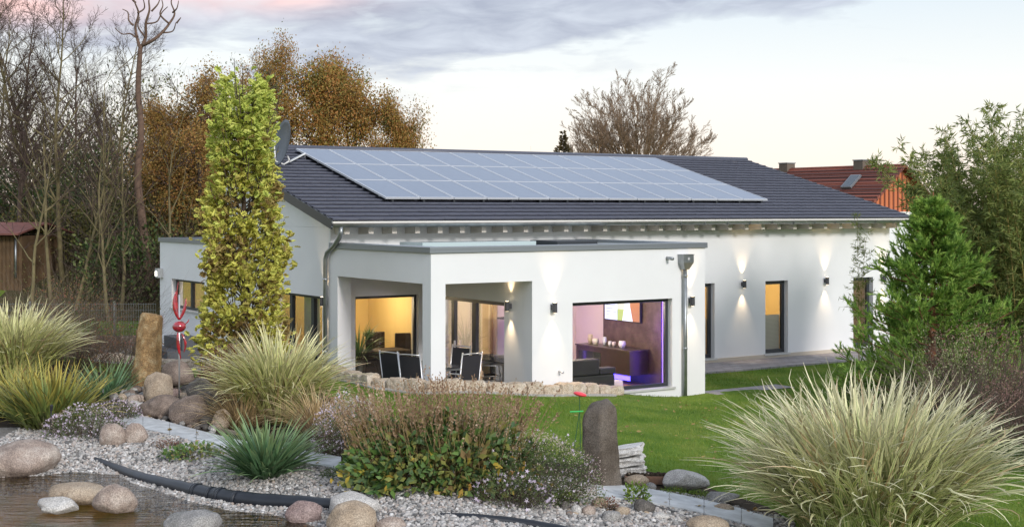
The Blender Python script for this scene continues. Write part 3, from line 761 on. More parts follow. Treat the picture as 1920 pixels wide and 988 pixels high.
# net curtain strips inside gable glazing
def curtain(name, ax, c, s0, s1, z0, z1, m, waves=10, amp=.03):
    n = waves * 8; V = []; 
    for i in range(n + 1):
        s = s0 + (s1 - s0) * i / n; w = amp * math.sin(i / 8 * 2 * math.pi)
        for z in (z0, z1): V.append((s, c + w, z) if ax == 'b' else (c + w, s, z))
    return mk(name, V, [(2 * i, 2 * i + 2, 2 * i + 3, 2 * i + 1) for i in range(n)], m, house, True)
curtain('net_curtain', 'a', .42, 4.75, 5.25, .1, 2.05, M['netcurtain'], 7)
curtain('net_curtain', 'a', .42, 5.75, 6.5, .1, 2.05, M['netcurtain'], 16)
# pleated blinds on the lower half of the narrow windows
def blind_mat():
    m = bpy.data.materials.new('pleated_blind_stripe'); m.use_nodes = True
    nt = m.node_tree; N = nt.nodes; L = nt.links; b = N['Principled BSDF']
    tc = N.new('ShaderNodeTexCoord'); wv = N.new('ShaderNodeTexWave'); wv.bands_direction = 'Z'; wv.inputs['Scale'].default_value = 9; L.new(tc.outputs['Object'], wv.inputs[0])
    r = ramp_node(N, [(.42, .38, .33), (.60, .56, .50)]); L.new(wv.outputs[0], r.inputs[0]); L.new(r.outputs[0], b.inputs['Base Color']); b.inputs['Roughness'].default_value = .8
    return m
M['blindst'] = blind_mat()
for w in MAINW[1:3]:
    mb = MB(); mb.box(w[0] + .1, w[1] - .1, 4.32 + .225, 4.32 + .24, .2, 1.16); mb.build('pleated_blind', M['blindst'], house)

# ------------------------------------------------------------------ boulders and stones
ROCK = {
 'pink': rock_mat('pink_granite', (.20, .155, .13), (.34, .27, .225), (.50, .43, .37)),
 'tan': rock_mat('tan_stone', (.26, .20, .14), (.38, .30, .22), (.46, .38, .29)),
 'grey': rock_mat('grey_stone', (.17, .17, .16), (.27, .26, .25), (.36, .35, .33)),
 'pale': rock_mat('pale_stone', (.36, .34, .32), (.50, .48, .45), (.60, .58, .55)),
 'dark': rock_mat('dark_stone', (.07, .065, .06), (.12, .11, .10), (.18, .165, .15)),
 'brown': rock_mat('brown_stone', (.14, .11, .09), (.22, .17, .14), (.30, .24, .20)),
 'red': rock_mat('reddish_stone', (.20, .14, .13), (.27, .20, .185), (.36, .28, .26)),
 'sand': rock_mat('rough_sandstone', (.36, .27, .19), (.52, .43, .33), (.62, .55, .46), 5, .8),
 'basalt': rock_mat('basalt', (.085, .068, .052), (.135, .112, .090), (.19, .165, .14), 2.5, .9, .35),
 'ochre': rock_mat('ochre_stone', (.13, .085, .05), (.32, .20, .09), (.46, .35, .20), 5.5, 1.0, .45),
 'white': rock_mat('white_stone', (.50, .49, .46), (.62, .60, .57), (.70, .69, .67)),
}
import bmesh
def ico(sub):
    bm = bmesh.new(); bmesh.ops.create_icosphere(bm, subdivisions=sub, radius=1)
    V = [v.co.copy() for v in bm.verts]; Fs = [tuple(v.index for v in f.verts) for f in bm.faces]; bm.free(); return V, Fs
ICOS = {k: ico(k) for k in (2, 3, 4)}
def rockmesh(name, w, d, h, seed, m, ang=.3, sub=3, flat=0.0, parent=None):
    rng = random.Random(seed); off = Vector((rng.uniform(0, 50), rng.uniform(0, 50), rng.uniform(0, 50)))
    cuts = []
    for _ in range(int(3 + ang * 12)):
        n = Vector((rng.gauss(0, 1), rng.gauss(0, 1), rng.gauss(0, .8))).normalized(); cuts.append((n, rng.uniform(.66, .92) - ang * .14))
    V = []
    for v in ICOS[sub][0]:
        p = v.copy()
        p *= 1 + .28 * (noise.noise(p * .9 + off)) + .09 * noise.noise(p * 2.2 + off) + .03 * noise.noise(p * 5 + off)
        for n, dd in cuts:
            t = p.dot(n) - dd
            if t > 0: p -= n * t * (.35 + .6 * min(1, ang * 1.6))
        p *= 1 + .018 * noise.noise(p * 8 + off)
        V.append((p.x * w / 2, p.y * d / 2, p.z * h * .5 if p.z > -.6 else -.6 * h * .5 + (p.z + .6) * h * .2))
    return mk(name, V, ICOS[sub][1], m, parent, True)
_rs = [100]
def boulder(px, fy, wpx, hpx, kind, label, cat='boulder', ang=.25, name='boulder', rot=None, z=None, dr=.75, lift=0.0, group=None):
    _rs[0] += 1; rng = random.Random(_rs[0])
    p = atg(px, fy) if z is None else at(px, fy, z)
    s = p[1] / F; w = wpx * s; h = hpx * s * 1.08
    d = w * dr
    o = rockmesh(name, w * 1.04, d, h * 1.25, _rs[0], ROCK[kind], ang, 4 if wpx > 60 else 3)
    o.location = (p[0], p[1] + d * .38, p[2] + h * .42 + lift); o.rotation_euler = (rng.uniform(-.06, .06), rng.uniform(-.06, .06), rng.uniform(-.25, .25) if rot is None else rot)
    return tag(o, label, cat, group)
boulder(22, 897, 150, 58, 'pink', 'large smooth pinkish boulder at the left edge on the pond shore', ang=.15)
boulder(138, 948, 132, 32, 'tan', 'long low tan stone lying in the pond behind two smaller ones', ang=.15, z=WATER_Z, dr=.55)
boulder(105, 965, 84, 28, 'pale', 'pale grey angular stone at the left of the three pond stones', ang=.5, z=WATER_Z)
boulder(207, 964, 80, 46, 'pink', 'rounded pinkish stone at the right of the three pond stones', ang=.2, z=WATER_Z, dr=.7)
boulder(355, 1010, 110, 42, 'grey', 'grey boulder rising from the pond at the bottom edge', ang=.2, z=WATER_Z)
boulder(205, 838, 54, 40, 'pink', 'round mauve boulder on gravel left of the angular pink one', ang=.12)
boulder(251, 834, 46, 38, 'pink', 'angular pink boulder on gravel beside the slab path', ang=.55)
boulder(568, 984, 70, 40, 'red', 'dark reddish grey boulder at the pond edge below the pipe', ang=.3)
boulder(655, 976, 100, 44, 'pale', 'pale grey boulder behind the tan one at the bottom', ang=.3)
boulder(660, 1012, 100, 58, 'tan', 'big tan boulder in front at the bottom edge', ang=.15)
boulder(728, 1000, 62, 24, 'pink', 'flat pinkish stone half buried in gravel at the bottom', ang=.2)
boulder(352, 797, 76, 46, 'brown', 'brown rounded boulder touching the slab path edge', ang=.2)
boulder(303, 785, 90, 36, 'brown', 'long low brown boulder at the foot of the glass stake', ang=.2)
boulder(294, 760, 62, 54, 'tan', 'sloping beige boulder under the round one', ang=.45)
boulder(372, 765, 62, 52, 'dark', 'dark grey angular boulder right of the glass stake', ang=.6)
boulder(368, 731, 28, 22, 'dark', 'small dark angular stone right of the perched round boulder', ang=.6)
boulder(330, 748, 58, 42, 'brown', 'brown round boulder perched on top of the rock heap', ang=.12, lift=.24)
boulder(347, 741, 26, 18, 'grey', 'small smooth grey stone under the perched boulder', ang=.1)
boulder(340, 752, 24, 14, 'tan', 'small beige cobble behind the glass stake', ang=.1)
boulder(320, 745, 34, 24, 'red', 'reddish brown stone wedged below the perched boulder', ang=.3)
boulder(415, 806, 34, 32, 'tan', 'tan rounded boulder half hidden by the spiky green clump', ang=.15)
boulder(390, 800, 34, 20, 'dark', 'dark flat stone beside the slab path before the spiky clump', ang=.4)
boulder(1195, 912, 44, 18, 'tan', 'wide beige cobble below the planter trough', ang=.12)
boulder(1219, 907, 26, 16, 'pink', 'small pink cobble below the planter trough', ang=.1)
boulder(1183, 901, 26, 12, 'tan', 'flat cobble beside the basalt pillar foot', ang=.1)
boulder(1221, 920, 22, 14, 'grey', 'little grey cobble in front of the pink one', ang=.1)
boulder(1292, 924, 84, 40, 'pale', 'large rough whitish boulder right of the planter trough', ang=.5)
boulder(1355, 945, 62, 20, 'grey', 'low mossy grey stone between path and tall grass', ang=.4)
boulder(1209, 964, 36, 24, 'dark', 'dark grey round cobble before the slab path', ang=.1)
boulder(1124, 956, 28, 20, 'tan', 'tan round cobble behind the orange one', ang=.12)
boulder(1081, 966, 22, 17, 'pale', 'pale round cobble left of the orange one', ang=.1)
boulder(1103, 968, 26, 17, 'pink', 'orange tinted cobble between two paler ones', ang=.12)
boulder(1167, 968, 28, 16, 'tan', 'beige cobble left of the dark round one', ang=.1)
boulder(1145, 979, 38, 18, 'grey', 'flat grey cobble in the gravel nearest the camera', ang=.12)
boulder(1239, 975, 34, 12, 'pale', 'flat pale cobble right of the dark round one', ang=.1)
boulder(1330, 1000, 74, 28, 'tan', 'wide tan boulder at the bottom edge before the tall grass', ang=.2)
boulder(1060, 958, 22, 16, 'dark', 'dark little cobble under the flowering aster', ang=.2)
boulder(1360, 960, 40, 12, 'tan', 'flat tan stone on the far edge of the path', ang=.2)
# heap of cobbles beside the ochre standing stone
rng = random.Random(5)
for i in range(46):
    px = rng.uniform(196, 292); fy = 722 + (px - 196) * .25 + rng.uniform(-2, 30)
    k = rng.choice(['grey', 'grey', 'pale', 'tan', 'brown', 'dark', 'pink'])
    boulder(px, fy, rng.uniform(12, 24), rng.uniform(8, 14), k, 'small cobble in the heap left of the ochre standing stone', 'cobble', .15, 'cobble', group='cobbles heaped beside the ochre standing stone', lift=rng.uniform(0, .06))
for i in range(30):
    px = rng.uniform(225, 400); fy = 768 + (px - 225) * .22 + rng.uniform(-6, 8)
    boulder(px, fy, rng.uniform(9, 18), rng.uniform(6, 9), rng.choice(['grey', 'pale', 'brown', 'dark', 'tan']), 'small cobble along the far kerb of the slab path', 'cobble', .2, 'cobble', group='cobbles along the slab path')
for i in range(26):
    px = rng.uniform(1060, 1290); fy = 944 + (px - 1060) * .10 + rng.uniform(-4, 26)
    boulder(px, fy, rng.uniform(9, 17), rng.uniform(6, 10), rng.choice(['grey', 'pale', 'brown', 'pale', 'tan']), 'small cobble in the gravel near the basalt pillar', 'cobble', .2, 'cobble', group='cobbles near the basalt pillar')

# standing stones
def pillar(name, px, fy, h, prof, kind, label, lean=0.0, seed=1, n=10, sq=.5, rot=0.0, poly=0, tilt=0.0):
    """prof = list of (t, halfwidth, halfdepth)"""
    rng = random.Random(seed); p = atg(px, fy); V = []; rows = 34
    off = Vector((seed * 7.1, 3, 1)); n = 40
    ts = [r[0] for r in prof]
    for i in range(rows + 1):
        t = i / rows
        hw = np.interp(t, ts, [r[1] for r in prof]); hd = np.interp(t, ts, [r[2] for r in prof])
        for j in range(n):
            a = 2 * math.pi * j / n; c, s = math.cos(a), math.sin(a)
            e = sq; 
            if poly:
                m_ = poly; aa = (a % (2 * math.pi / m_)) - math.pi / m_; k0 = math.cos(math.pi / m_) / math.cos(aa); k0 = k0 * .97 + .03; x, y = c * k0 * 1.15, s * k0 * 1.15
            else: x = math.copysign(abs(c) ** e, c); y = math.copysign(abs(s) ** e, s)
            q = Vector((x * hw, y * hd, t * h)); k = noise.noise(q * 2.2 + off) * .06 + noise.noise(q * 6 + off) * .022
            q.x *= 1 + k * 1.7; q.y *= 1 + k * 1.7; q.z += (noise.noise(Vector((x * 1.5, y * 1.5, 9)) + off) * .01 * (t ** 6)) - .06 + tilt * x * hw * t ** 5
            V.append(q)
    V.append(sum((v for v in V[-n:]), Vector()) / n + Vector((0, 0, .012)))
    Fs = [(i * n + j, i * n + (j + 1) % n, (i + 1) * n + (j + 1) % n, (i + 1) * n + j) for i in range(rows) for j in range(n)]
    Fs += [(rows * n + j, rows * n + (j + 1) % n, (rows + 1) * n) for j in range(n)]
    o = mk(name, V, Fs, ROCK[kind], None, True); o.location = (p[0], p[1] + prof[0][2] * .6, p[2]); o.rotation_euler = (0, lean, rot)
    return tag(o, label, 'standing stone')
pillar('standing_stone', 268, 737, 1.52, [(0, .22, .2), (.3, .235, .2), (.7, .20, .18), (.93, .185, .17), (.985, .18, .165), (1, .15, .14)], 'ochre', 'tall ochre standing stone rising from a heap of cobbles', .085, 3, rot=.3, poly=6, tilt=-.1)
pillar('standing_stone', 1131, 913, 1.14, [(0, .27, .22), (.25, .25, .22), (.6, .235, .21), (.85, .23, .2), (.95, .215, .19), (.985, .20, .17), (1, .16, .14)], 'basalt', 'dark basalt pillar standing at the edge of the lawn', -.075, 8, rot=.95, poly=5, tilt=.30)

# curved border row of rough blocks
def blockrow(pts, label, group, hb=.28, seed=1, step=.42):
    rng = random.Random(seed); P = [np.array(p) for p in pts]; L = [0]
    for a, b in zip(P, P[1:]): L.append(L[-1] + np.linalg.norm(b - a))
    s = 0
    while s < L[-1] - .1:
        w = step * rng.uniform(.75, 1.25); m = min(s + w / 2, L[-1])
        i = max(k for k in range(len(P) - 1) if L[k] <= m); t = (m - L[i]) / (L[i + 1] - L[i]); q = P[i] * (1 - t) + P[i + 1] * t
        dv = P[i + 1] - P[i]; an = math.atan2(dv[1], dv[0]); z = gz(q[0] - 0.0, q[1] - .35)
        h = hb * rng.uniform(.8, 1.2)
        _rs[0] += 1
        o = bpy.data.objects.new('border_block', None)
        bm = bmesh.new(); bmesh.ops.create_cube(bm, size=1); bmesh.ops.subdivide_edges(bm, edges=bm.edges, cuts=5, use_grid_fill=True)
        off = Vector((rng.uniform(0, 99), 0, 0))
        for v in bm.verts:
            c = v.co; n_ = noise.noise(c * 2.3 + off); l = c.length; 
            c *= 1 - .16 * max(0, l - .6) / .27
            c += Vector((noise.noise(c * 4 + off), noise.noise(c * 4 + off + Vector((5, 0, 0))), noise.noise(c * 4 + off + Vector((0, 7, 0))))) * .07
            v.co = Vector((c.x * w * .97, c.y * .30, c.z * h * 1.5))
        me = bpy.data.meshes.new('border_block'); bm.to_mesh(me); bm.free(); me.materials.append(ROCK['sand'])
        o = bpy.data.objects.new('border_block', me); C.objects.link(o)
        o.location = (q[0], q[1], z + h * .25); o.rotation_euler = (rng.uniform(-.05, .05), rng.uniform(-.05, .05), an + rng.uniform(-.08, .08))
        tag(o, label, 'stone block', group)
        s += w
blockrow([p for p in ROW[5:12]], 'rough sandstone block in the curved border row before the porch and wing', 'sandstone blocks of the porch border', .20, 2)
blockrow([p for p in ROW[1:5]], 'rough sandstone block in the border row left of the yellow tree', 'sandstone blocks of the left border', .17, 4, .40)
# concrete edging strip in front of the blocks and kerbs of the slab path
M['concrete'] = mat('concrete_edging', (.42, .40, .38), .9, noise_amt=.25, nscale=10)
def strip(name, pts, w, h, m, z=.0, sub=6):
    P = []
    for a, b in zip(pts, pts[1:]):
        a = np.array(a[:2]); b = np.array(b[:2])
        for k in range(sub): P.append(a + (b - a) * k / sub)
    P.append(np.array(pts[-1][:2])); V = []; Fs = []
    for i, p in enumerate(P):
        d = P[min(i + 1, len(P) - 1)] - P[max(0, i - 1)]; d = d / np.linalg.norm(d); nn = np.array([-d[1], d[0]]) * w / 2; g = gz(*p)
        for q, zz in ((p - nn, g - .05), (p - nn, g + h), (p + nn, g + h), (p + nn, g - .05)): V.append((q[0], q[1], zz + z))
    for i in range(len(P) - 1):
        for j in range(3): Fs.append((4 * i + j, 4 * i + j + 1, 4 * i + j + 5, 4 * i + j + 4))
    return struct(mk(name, V, Fs, m))
sh = [np.array(p) + np.array([-.0, -.27]) for p in ROW[5:12]]
strip('kerb', sh, .14, .03, M['concrete'])
sh = [np.array(p) + np.array([-.0, -.27]) for p in ROW[1:5]]
strip('kerb', sh, .12, .03, M['concrete'])
M['slab'] = mat('pale_slab', (.58, .60, .61), .75, noise_amt=.34, nscale=4.5, bump=.5, bscale=18)
def quadstrip(name, c0, c1, wA, n, m, gap=.012, gr=None):
    for i in range(n): pass
PF = [(238, 783), (330, 800), (432, 828), (560, 858), (640, 872)]
PATHQ = []
def pathseg(cl, label, seed, hw=(15, 15)):
    rng = random.Random(seed)
    for (xa, ya), (xb, yb) in zip(cl, cl[1:]):
        q = [atg(xa, ya - hw[0]), atg(xb, yb - hw[0]), atg(xb, yb + hw[1]), atg(xa, ya + hw[1])]
        c = sum(q) / 4; V = []; PATHQ.append([tuple(v[:2]) for v in q])
        g = max(gz(p[0], p[1]) for p in q)
        for zz in (-.05, .045): 
            for p in q: r = c + (p - c) * .985; V.append((r[0], r[1], gz(r[0], r[1]) + zz))
        o = mk('path_slab', V, [(4, 7, 6, 5), (0, 1, 5, 4), (1, 2, 6, 5), (2, 3, 7, 6), (3, 0, 4, 7)], M['slab']); struct(o)
pathseg([(225, 786), (268, 797), (318, 808), (368, 822), (430, 838), (500, 852), (570, 862), (640, 874)], '', 1, (12, 11))
pathseg([(1118, 922), (1180, 930), (1200, 932), (1255, 941), (1320, 955), (1390, 972), (1450, 990)], '', 2, (13, 13))
kl = [atg(px, py) for px, py in [(212, 768), (300, 780), (400, 806), (470, 822)]]
strip('kerb', kl, .05, .05, mat('timber_edging', (.26, .21, .16), .9), 0)
kl = [atg(px, py) for px, py in [(1180, 935), (1240, 957), (1300, 972), (1380, 992)]]
strip('kerb', kl, .04, .04, mat('dark_edging', (.08, .08, .08), .9), 0)
# stack of whitish slabs behind the basalt pillar
rng = random.Random(9)
p = atg(1176, 898)
for k, (hh, lb) in enumerate([(.10, 'lowest of the stacked whitish stone slabs behind the basalt pillar'), (.12, 'middle slab of the whitish stack behind the basalt pillar'), (.11, 'topmost tilted slab of the whitish stack behind the basalt pillar')]):
    _rs[0] += 1
    bm = bmesh.new(); bmesh.ops.create_cube(bm, size=1); bmesh.ops.subdivide_edges(bm, edges=bm.edges, cuts=7, use_grid_fill=True); off = Vector((k * 9.3, 2, 0))
    for v in bm.verts:
        c = v.co; c = c * (1 - .10 * max(0, c.length - .62) / .25) + Vector((noise.noise(c * 3 + off), noise.noise(c * 3 + off + Vector((5, 0, 0))), noise.noise(c * 2 + off + Vector((0, 7, 0))) * .6)) * .12; v.co = Vector((c.x * .50, c.y * .40, c.z * .118))
    me = bpy.data.meshes.new('stone_slab'); bm.to_mesh(me); bm.free(); me.materials.append(ROCK['white']); o = bpy.data.objects.new('stone_slab', me); C.objects.link(o); o.location = (p[0] + .02 - k * .02, p[1] + .25, p[2] + .08 + k * .135); o.rotation_euler = (0, -.08 - .06 * k, rng.uniform(-.3, .3)); tag(o, lb, 'stone slab')
# terracotta trough
p = atg(1214, 908); t = thing('planter_trough', 'low weathered terracotta trough filled with dark soil beside the basalt pillar', 'planter', tuple(p + np.array([0, .1, .0])), -.03)
mb = MB(); mb.box(-.30, .30, -.09, .09, .0, .02); mb.box(-.30, .30, -.09, -.07, .021, .11); mb.box(-.30, .30, .07, .09, .021, .11); mb.box(-.30, -.28, -.069, .069, .021, .11); mb.box(.28, .30, -.069, .069, .021, .11)
mb.build('trough_body', mat('terracotta', (.27, .15, .10), .85, noise_amt=.4, nscale=9), t, bevel=.004)
V, Fc = scatter(*ICO, frames(np.random.default_rng(1).normal(size=(140, 3)), np.zeros(140)), np.random.default_rng(2).uniform(.015, .035, 140), np.random.default_rng(3).uniform((-.27, -.06, .08), (.27, .06, .13), (140, 3)))
mk('soil', V, Fc, M['soil'], t)

# ------------------------------------------------------------------ pond water and gravel
def water_mat():
    m = bpy.data.materials.new('pond_water'); m.use_nodes = True
    nt = m.node_tree; N = nt.nodes; L = nt.links; N.remove(N['Principled BSDF']); out = N['Material Output']
    t = N.new('ShaderNodeBsdfTransparent'); t.inputs[0].default_value = (.86, .74, .56, 1)
    g = N.new('ShaderNodeBsdfGlossy'); g.inputs['Roughness'].default_value = .02
    tc = N.new('ShaderNodeTexCoord'); mp = N.new('ShaderNodeMapping'); L.new(tc.outputs['Object'], mp.inputs[0]); mp.inputs['Scale'].default_value = (1.3, 6.5, 1)
    n = N.new('ShaderNodeTexNoise'); n.inputs['Scale'].default_value = 1.7; n.inputs['Detail'].default_value = 3; n.inputs['Distortion'].default_value = .5; L.new(mp.outputs[0], n.inputs[0])
    bp = N.new('ShaderNodeBump'); bp.inputs['Strength'].default_value = .42; bp.inputs['Distance'].default_value = .06; L.new(n.outputs[0], bp.inputs['Height']); L.new(bp.outputs[0], g.inputs['Normal'])
    fr = N.new('ShaderNodeFresnel'); fr.inputs[0].default_value = 1.34; L.new(bp.outputs[0], fr.inputs['Normal'])
    s = N.new('ShaderNodeMixShader'); L.new(fr.outputs[0], s.inputs[0]); L.new(t.outputs[0], s.inputs[1]); L.new(g.outputs[0], s.inputs[2]); L.new(s.outputs[0], out.inputs[0])
    return m
wp = np.array(POND); cen = wp.mean(0)
struct(grid_mesh('water', GFX, GFY, lambda x, y: 0 * x + WATER_Z, None, water_mat(), 0, snap=[tuple(p) for p in POND]))
def gravel():
    rng = np.random.default_rng(11); n = 135000
    x = rng.uniform(-7.6, 4.6, n); y = rng.uniform(14.7, 22.5, n)
    d = poly_sdf(GRAVEL, x, y); dp = poly_sdf(POND, x, y)
    vis = np.abs(x) / y < .40
    k = (d < .05) & (dp > -.25) & vis & (y > 14.8)
    for q in PATHQ: k &= ~(poly_sdf(q, x, y) < -.01)
    x, y, dp = x[k], y[k], dp[k]; z = ground(x, y) + .008
    n = len(x); s = rng.gamma(5, .0036, n) + .005; s = np.clip(s, .008, .036)
    M3 = frames(rng.normal(size=(n, 3)), rng.uniform(0, 6, n)); S = s[:, None] * rng.uniform(.6, 1.2, (n, 3))
    T = ICO[0]
    V, Fc = scatter(T, ICO[1], M3, S, np.stack([x, y, z + rng.uniform(0, .012, n)], 1))
    m = bpy.data.materials.new('pebbles'); m.use_nodes = True; nt = m.node_tree; N = nt.nodes; L = nt.links; b = N['Principled BSDF']
    g = N.new('ShaderNodeNewGeometry'); r = ramp_node(N, [(.07, .07, .07), (.20, .19, .18), (.34, .33, .31), (.44, .42, .40), (.34, .28, .24), (.64, .63, .61)]); L.new(g.outputs['Random Per Island'], r.inputs[0])
    L.new(r.outputs[0], b.inputs['Base Color']); b.inputs['Roughness'].default_value = .8
    return stuff(mk('gravel', V, Fc, m, None, True), 'pale grey and beige gravel around the pond', 'gravel')
gravel()
# black drain pipe lying across the gravel
def pipe(pts, rs, label, coup=()):
    t = thing('drain_pipe', label, 'pipe', (0, 0, 0))
    P = [atg(px, py) for px, py in pts]; P = [Vector((p[0], p[1], p[2] + r * .55)) for p, r in zip(P, rs)]
    rs = [r * 1.2 for r in rs]; Q = []; R = []
    for i in range(len(P) - 1):
        for k in range(8):
            u = k / 8; p0 = P[max(i - 1, 0)]; p1 = P[i]; p2 = P[i + 1]; p3 = P[min(i + 2, len(P) - 1)]
            Q.append(.5 * ((2 * p1) + (-p0 + p2) * u + (2 * p0 - 5 * p1 + 4 * p2 - p3) * u * u + (-p0 + 3 * p1 - 3 * p2 + p3) * u ** 3)); R.append((rs[i] * (1 - u) + rs[i + 1] * u) * (1 + .03 * math.sin(len(Q) * 1.3)))
    Q.append(P[-1]); R.append(rs[-1])
    mb = MB(); mb.tube(Q, R, 16); mb.build('pipe_body', M['pipe'], t, True)
    for c in coup:
        i = int(c * (len(Q) - 2)); a = Q[i]; d = (Q[i + 1] - a).normalized()
        for k, (l, rr) in enumerate([(.0, 1.10), (.05, 1.16), (.36, 1.12)]):
            mb = MB(); mb.tube([a + d * l, a + d * (l + .03)], R[i] * rr, 16); mb.build('pipe_coupling', M['pipe'], t, True)
M['pipe'] = mat('black_plastic_pipe', (.012, .016, .024), .42, noise_amt=.4, nscale=5)
pipe([(178, 862), (215, 880), (262, 900), (330, 918), (400, 934), (470, 945), (560, 950), (650, 953)], [.025, .05, .065, .075, .08, .085, .08, .06], 'thick black plastic pipe lying across the gravel beside the pond', (.52, .60))
pipe([(825, 967), (880, 972), (960, 982), (1040, 996), (1110, 1012)], [.02, .035, .045, .05, .05], 'black plastic pipe half buried in gravel at the bottom edge')

# ------------------------------------------------------------------ grasses and spiky clumps
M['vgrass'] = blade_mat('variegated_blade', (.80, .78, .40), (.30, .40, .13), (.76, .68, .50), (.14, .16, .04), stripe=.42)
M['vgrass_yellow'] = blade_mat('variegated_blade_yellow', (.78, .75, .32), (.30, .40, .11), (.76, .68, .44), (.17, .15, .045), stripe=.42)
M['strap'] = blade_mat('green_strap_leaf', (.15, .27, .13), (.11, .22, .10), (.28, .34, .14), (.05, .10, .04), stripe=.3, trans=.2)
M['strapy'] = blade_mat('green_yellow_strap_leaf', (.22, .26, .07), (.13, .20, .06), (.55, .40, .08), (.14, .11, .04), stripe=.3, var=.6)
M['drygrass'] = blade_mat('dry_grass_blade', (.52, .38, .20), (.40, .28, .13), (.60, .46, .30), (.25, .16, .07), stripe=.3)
def grass_clump(px, fy, h, rad, N, m, label, w=.02, seed=1, lean=(0, .55), droop=(.6, 2.0), name='ornamental_grass', base=.35, wob=.25, curl=.5, cat='ornamental grass', S=9, lv=(.7, 1.15), stems=None, y=None, z=None, dry=0.0):
    rng = np.random.default_rng(seed)
    p = atg(px, fy) if y is None else np.array([*dep(px, y)[:2], 0])
    if y is not None: p[2] = gz(p[0], p[1]) if z is None else z
    t = thing(name, label, cat, tuple(p))
    phi = rng.uniform(0, 2 * np.pi, N); r = base * rad * np.sqrt(rng.uniform(0, 1, N))
    P = np.stack([r * np.cos(phi), r * np.sin(phi), rng.uniform(-.05, .02, N)], 1)
    ph2 = phi + rng.normal(0, .65, N)
    q = np.clip(.62 * (r / (base * rad + 1e-6)) ** 1.2 + .38 * rng.uniform(0, 1, N), 0, 1)
    th0 = lean[0] + (lean[1] - lean[0]) * q; th1 = droop[0] + (droop[1] - droop[0]) * q * rng.uniform(.7, 1.1, N)
    L = h * rng.uniform(lv[0], lv[1], N) * (1 - .10 * q)
    nd = int(N * dry)
    def one(sl, mm, nm):
        V, Fc, uv, pos, d = ribbons(P[sl], ph2[sl], th0[sl], th1[sl], L[sl], (w * rng.uniform(.6, 1.25, N))[sl], S, 1.35, wob, rng, curl)
        V[:, 2] = np.maximum(V[:, 2], -.03)
        return mk(nm, V, Fc, mm, t, False, uv)
    one(slice(nd, N), m, 'blades')
    if nd: one(slice(0, nd), M['drygrass'], 'dry_blades')
    return t
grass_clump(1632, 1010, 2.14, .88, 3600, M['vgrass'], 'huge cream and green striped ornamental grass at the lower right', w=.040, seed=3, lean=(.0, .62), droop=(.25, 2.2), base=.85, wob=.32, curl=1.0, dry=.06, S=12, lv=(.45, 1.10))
grass_clump(520, 790, 1.56, .6, 1100, M['vgrass_yellow'], 'pale striped ornamental grass in front of the yellow tree', w=.040, seed=4, lean=(.0, .60), droop=(.35, 2.3), base=.62, wob=.25, curl=.5, dry=.08)
grass_clump(22, 722, 1.72, .75, 1250, M['vgrass_yellow'], 'tall pale yellow ornamental grass at the left edge', w=.042, seed=5, lean=(.0, .55), droop=(.35, 2.1), base=.65, wob=.22, curl=.6, dry=.06)
def spiky(px, fy, h, N, m, label, w=.035, seed=1, name='spiky_plant', lean=(.1, 1.25), droop=(.3, 2.0), base=.18, cat='plant'):
    return grass_clump(px, fy, h, 1.0, N, m, label, w, seed, lean, droop, name, base, .12, .15, cat, 7, (.6, 1.1))
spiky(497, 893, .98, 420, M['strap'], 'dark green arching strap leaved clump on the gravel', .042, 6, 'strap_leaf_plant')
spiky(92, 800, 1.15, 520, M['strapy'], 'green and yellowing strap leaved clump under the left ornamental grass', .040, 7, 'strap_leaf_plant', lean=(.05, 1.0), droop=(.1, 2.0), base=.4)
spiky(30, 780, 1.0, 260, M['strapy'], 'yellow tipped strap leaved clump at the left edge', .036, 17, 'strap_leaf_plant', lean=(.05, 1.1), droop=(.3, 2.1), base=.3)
spiky(196, 745, .85, 160, M['strap'], 'loose grey green strap leaved tuft behind the asters', .030, 27, 'strap_leaf_plant', lean=(.05, 1.0), droop=(.1, 1.9), base=.3)
spiky(306, 768, .32, 60, M['drygrass'], 'little yellow grass tuft between the boulders', .014, 8, 'grass_tuft')
spiky(247, 952, .30, 60, M['drygrass'], 'dry straw coloured tuft beside the pond stone', .010, 9, 'grass_tuft', lean=(.2, 1.5), droop=(.5, 2.2), base=.06)
for i, (px, fy, hh, lb) in enumerate([(455, 800, .7, 'dry brown grass hanging under the pale clump'), (595, 812, .7, 'straw coloured dry grass right of the spiky clump')]):
    grass_clump(px, fy, hh * 1.4, .5, 420, M['drygrass'], lb, .012, 40 + i, (.1, 1.0), (.8, 2.5), 'dry_grass', .5)

# ------------------------------------------------------------------ bushes
def leafy(t, N, T, ctr, rad, size, m, seed, name='leaves', shell=.55, up=.4, zmin=.02, lump=.35, droop=0.0):
    """leaves spread through an uneven dome"""
    rng = np.random.default_rng(seed); d = norm(rng.normal(size=(N * 2, 3))); r = rng.uniform(shell ** 3, 1, N * 2) ** (1 / 3)
    offs = Vector((seed * 1.7, 0, 0)); lum = np.array([noise.noise(Vector(v) * 2.1 + offs) for v in d])
    P = d * (r * (1 + lump * lum))[:, None] * np.array(rad) + np.array(ctr)
    P = P[P[:, 2] > zmin][:N]; n = len(P)
    out = norm((P - np.array(ctr)) / np.array(rad)); dirs = norm(out + rng.normal(size=(n, 3)) * .7 + np.array([0, 0, up - droop]))
    V, Fc = scatter(*T, frames(dirs, rng.uniform(0, 6.28, n)), size * rng.uniform(.6, 1.25, n), P)
    return mk(name, V, Fc, m, t)
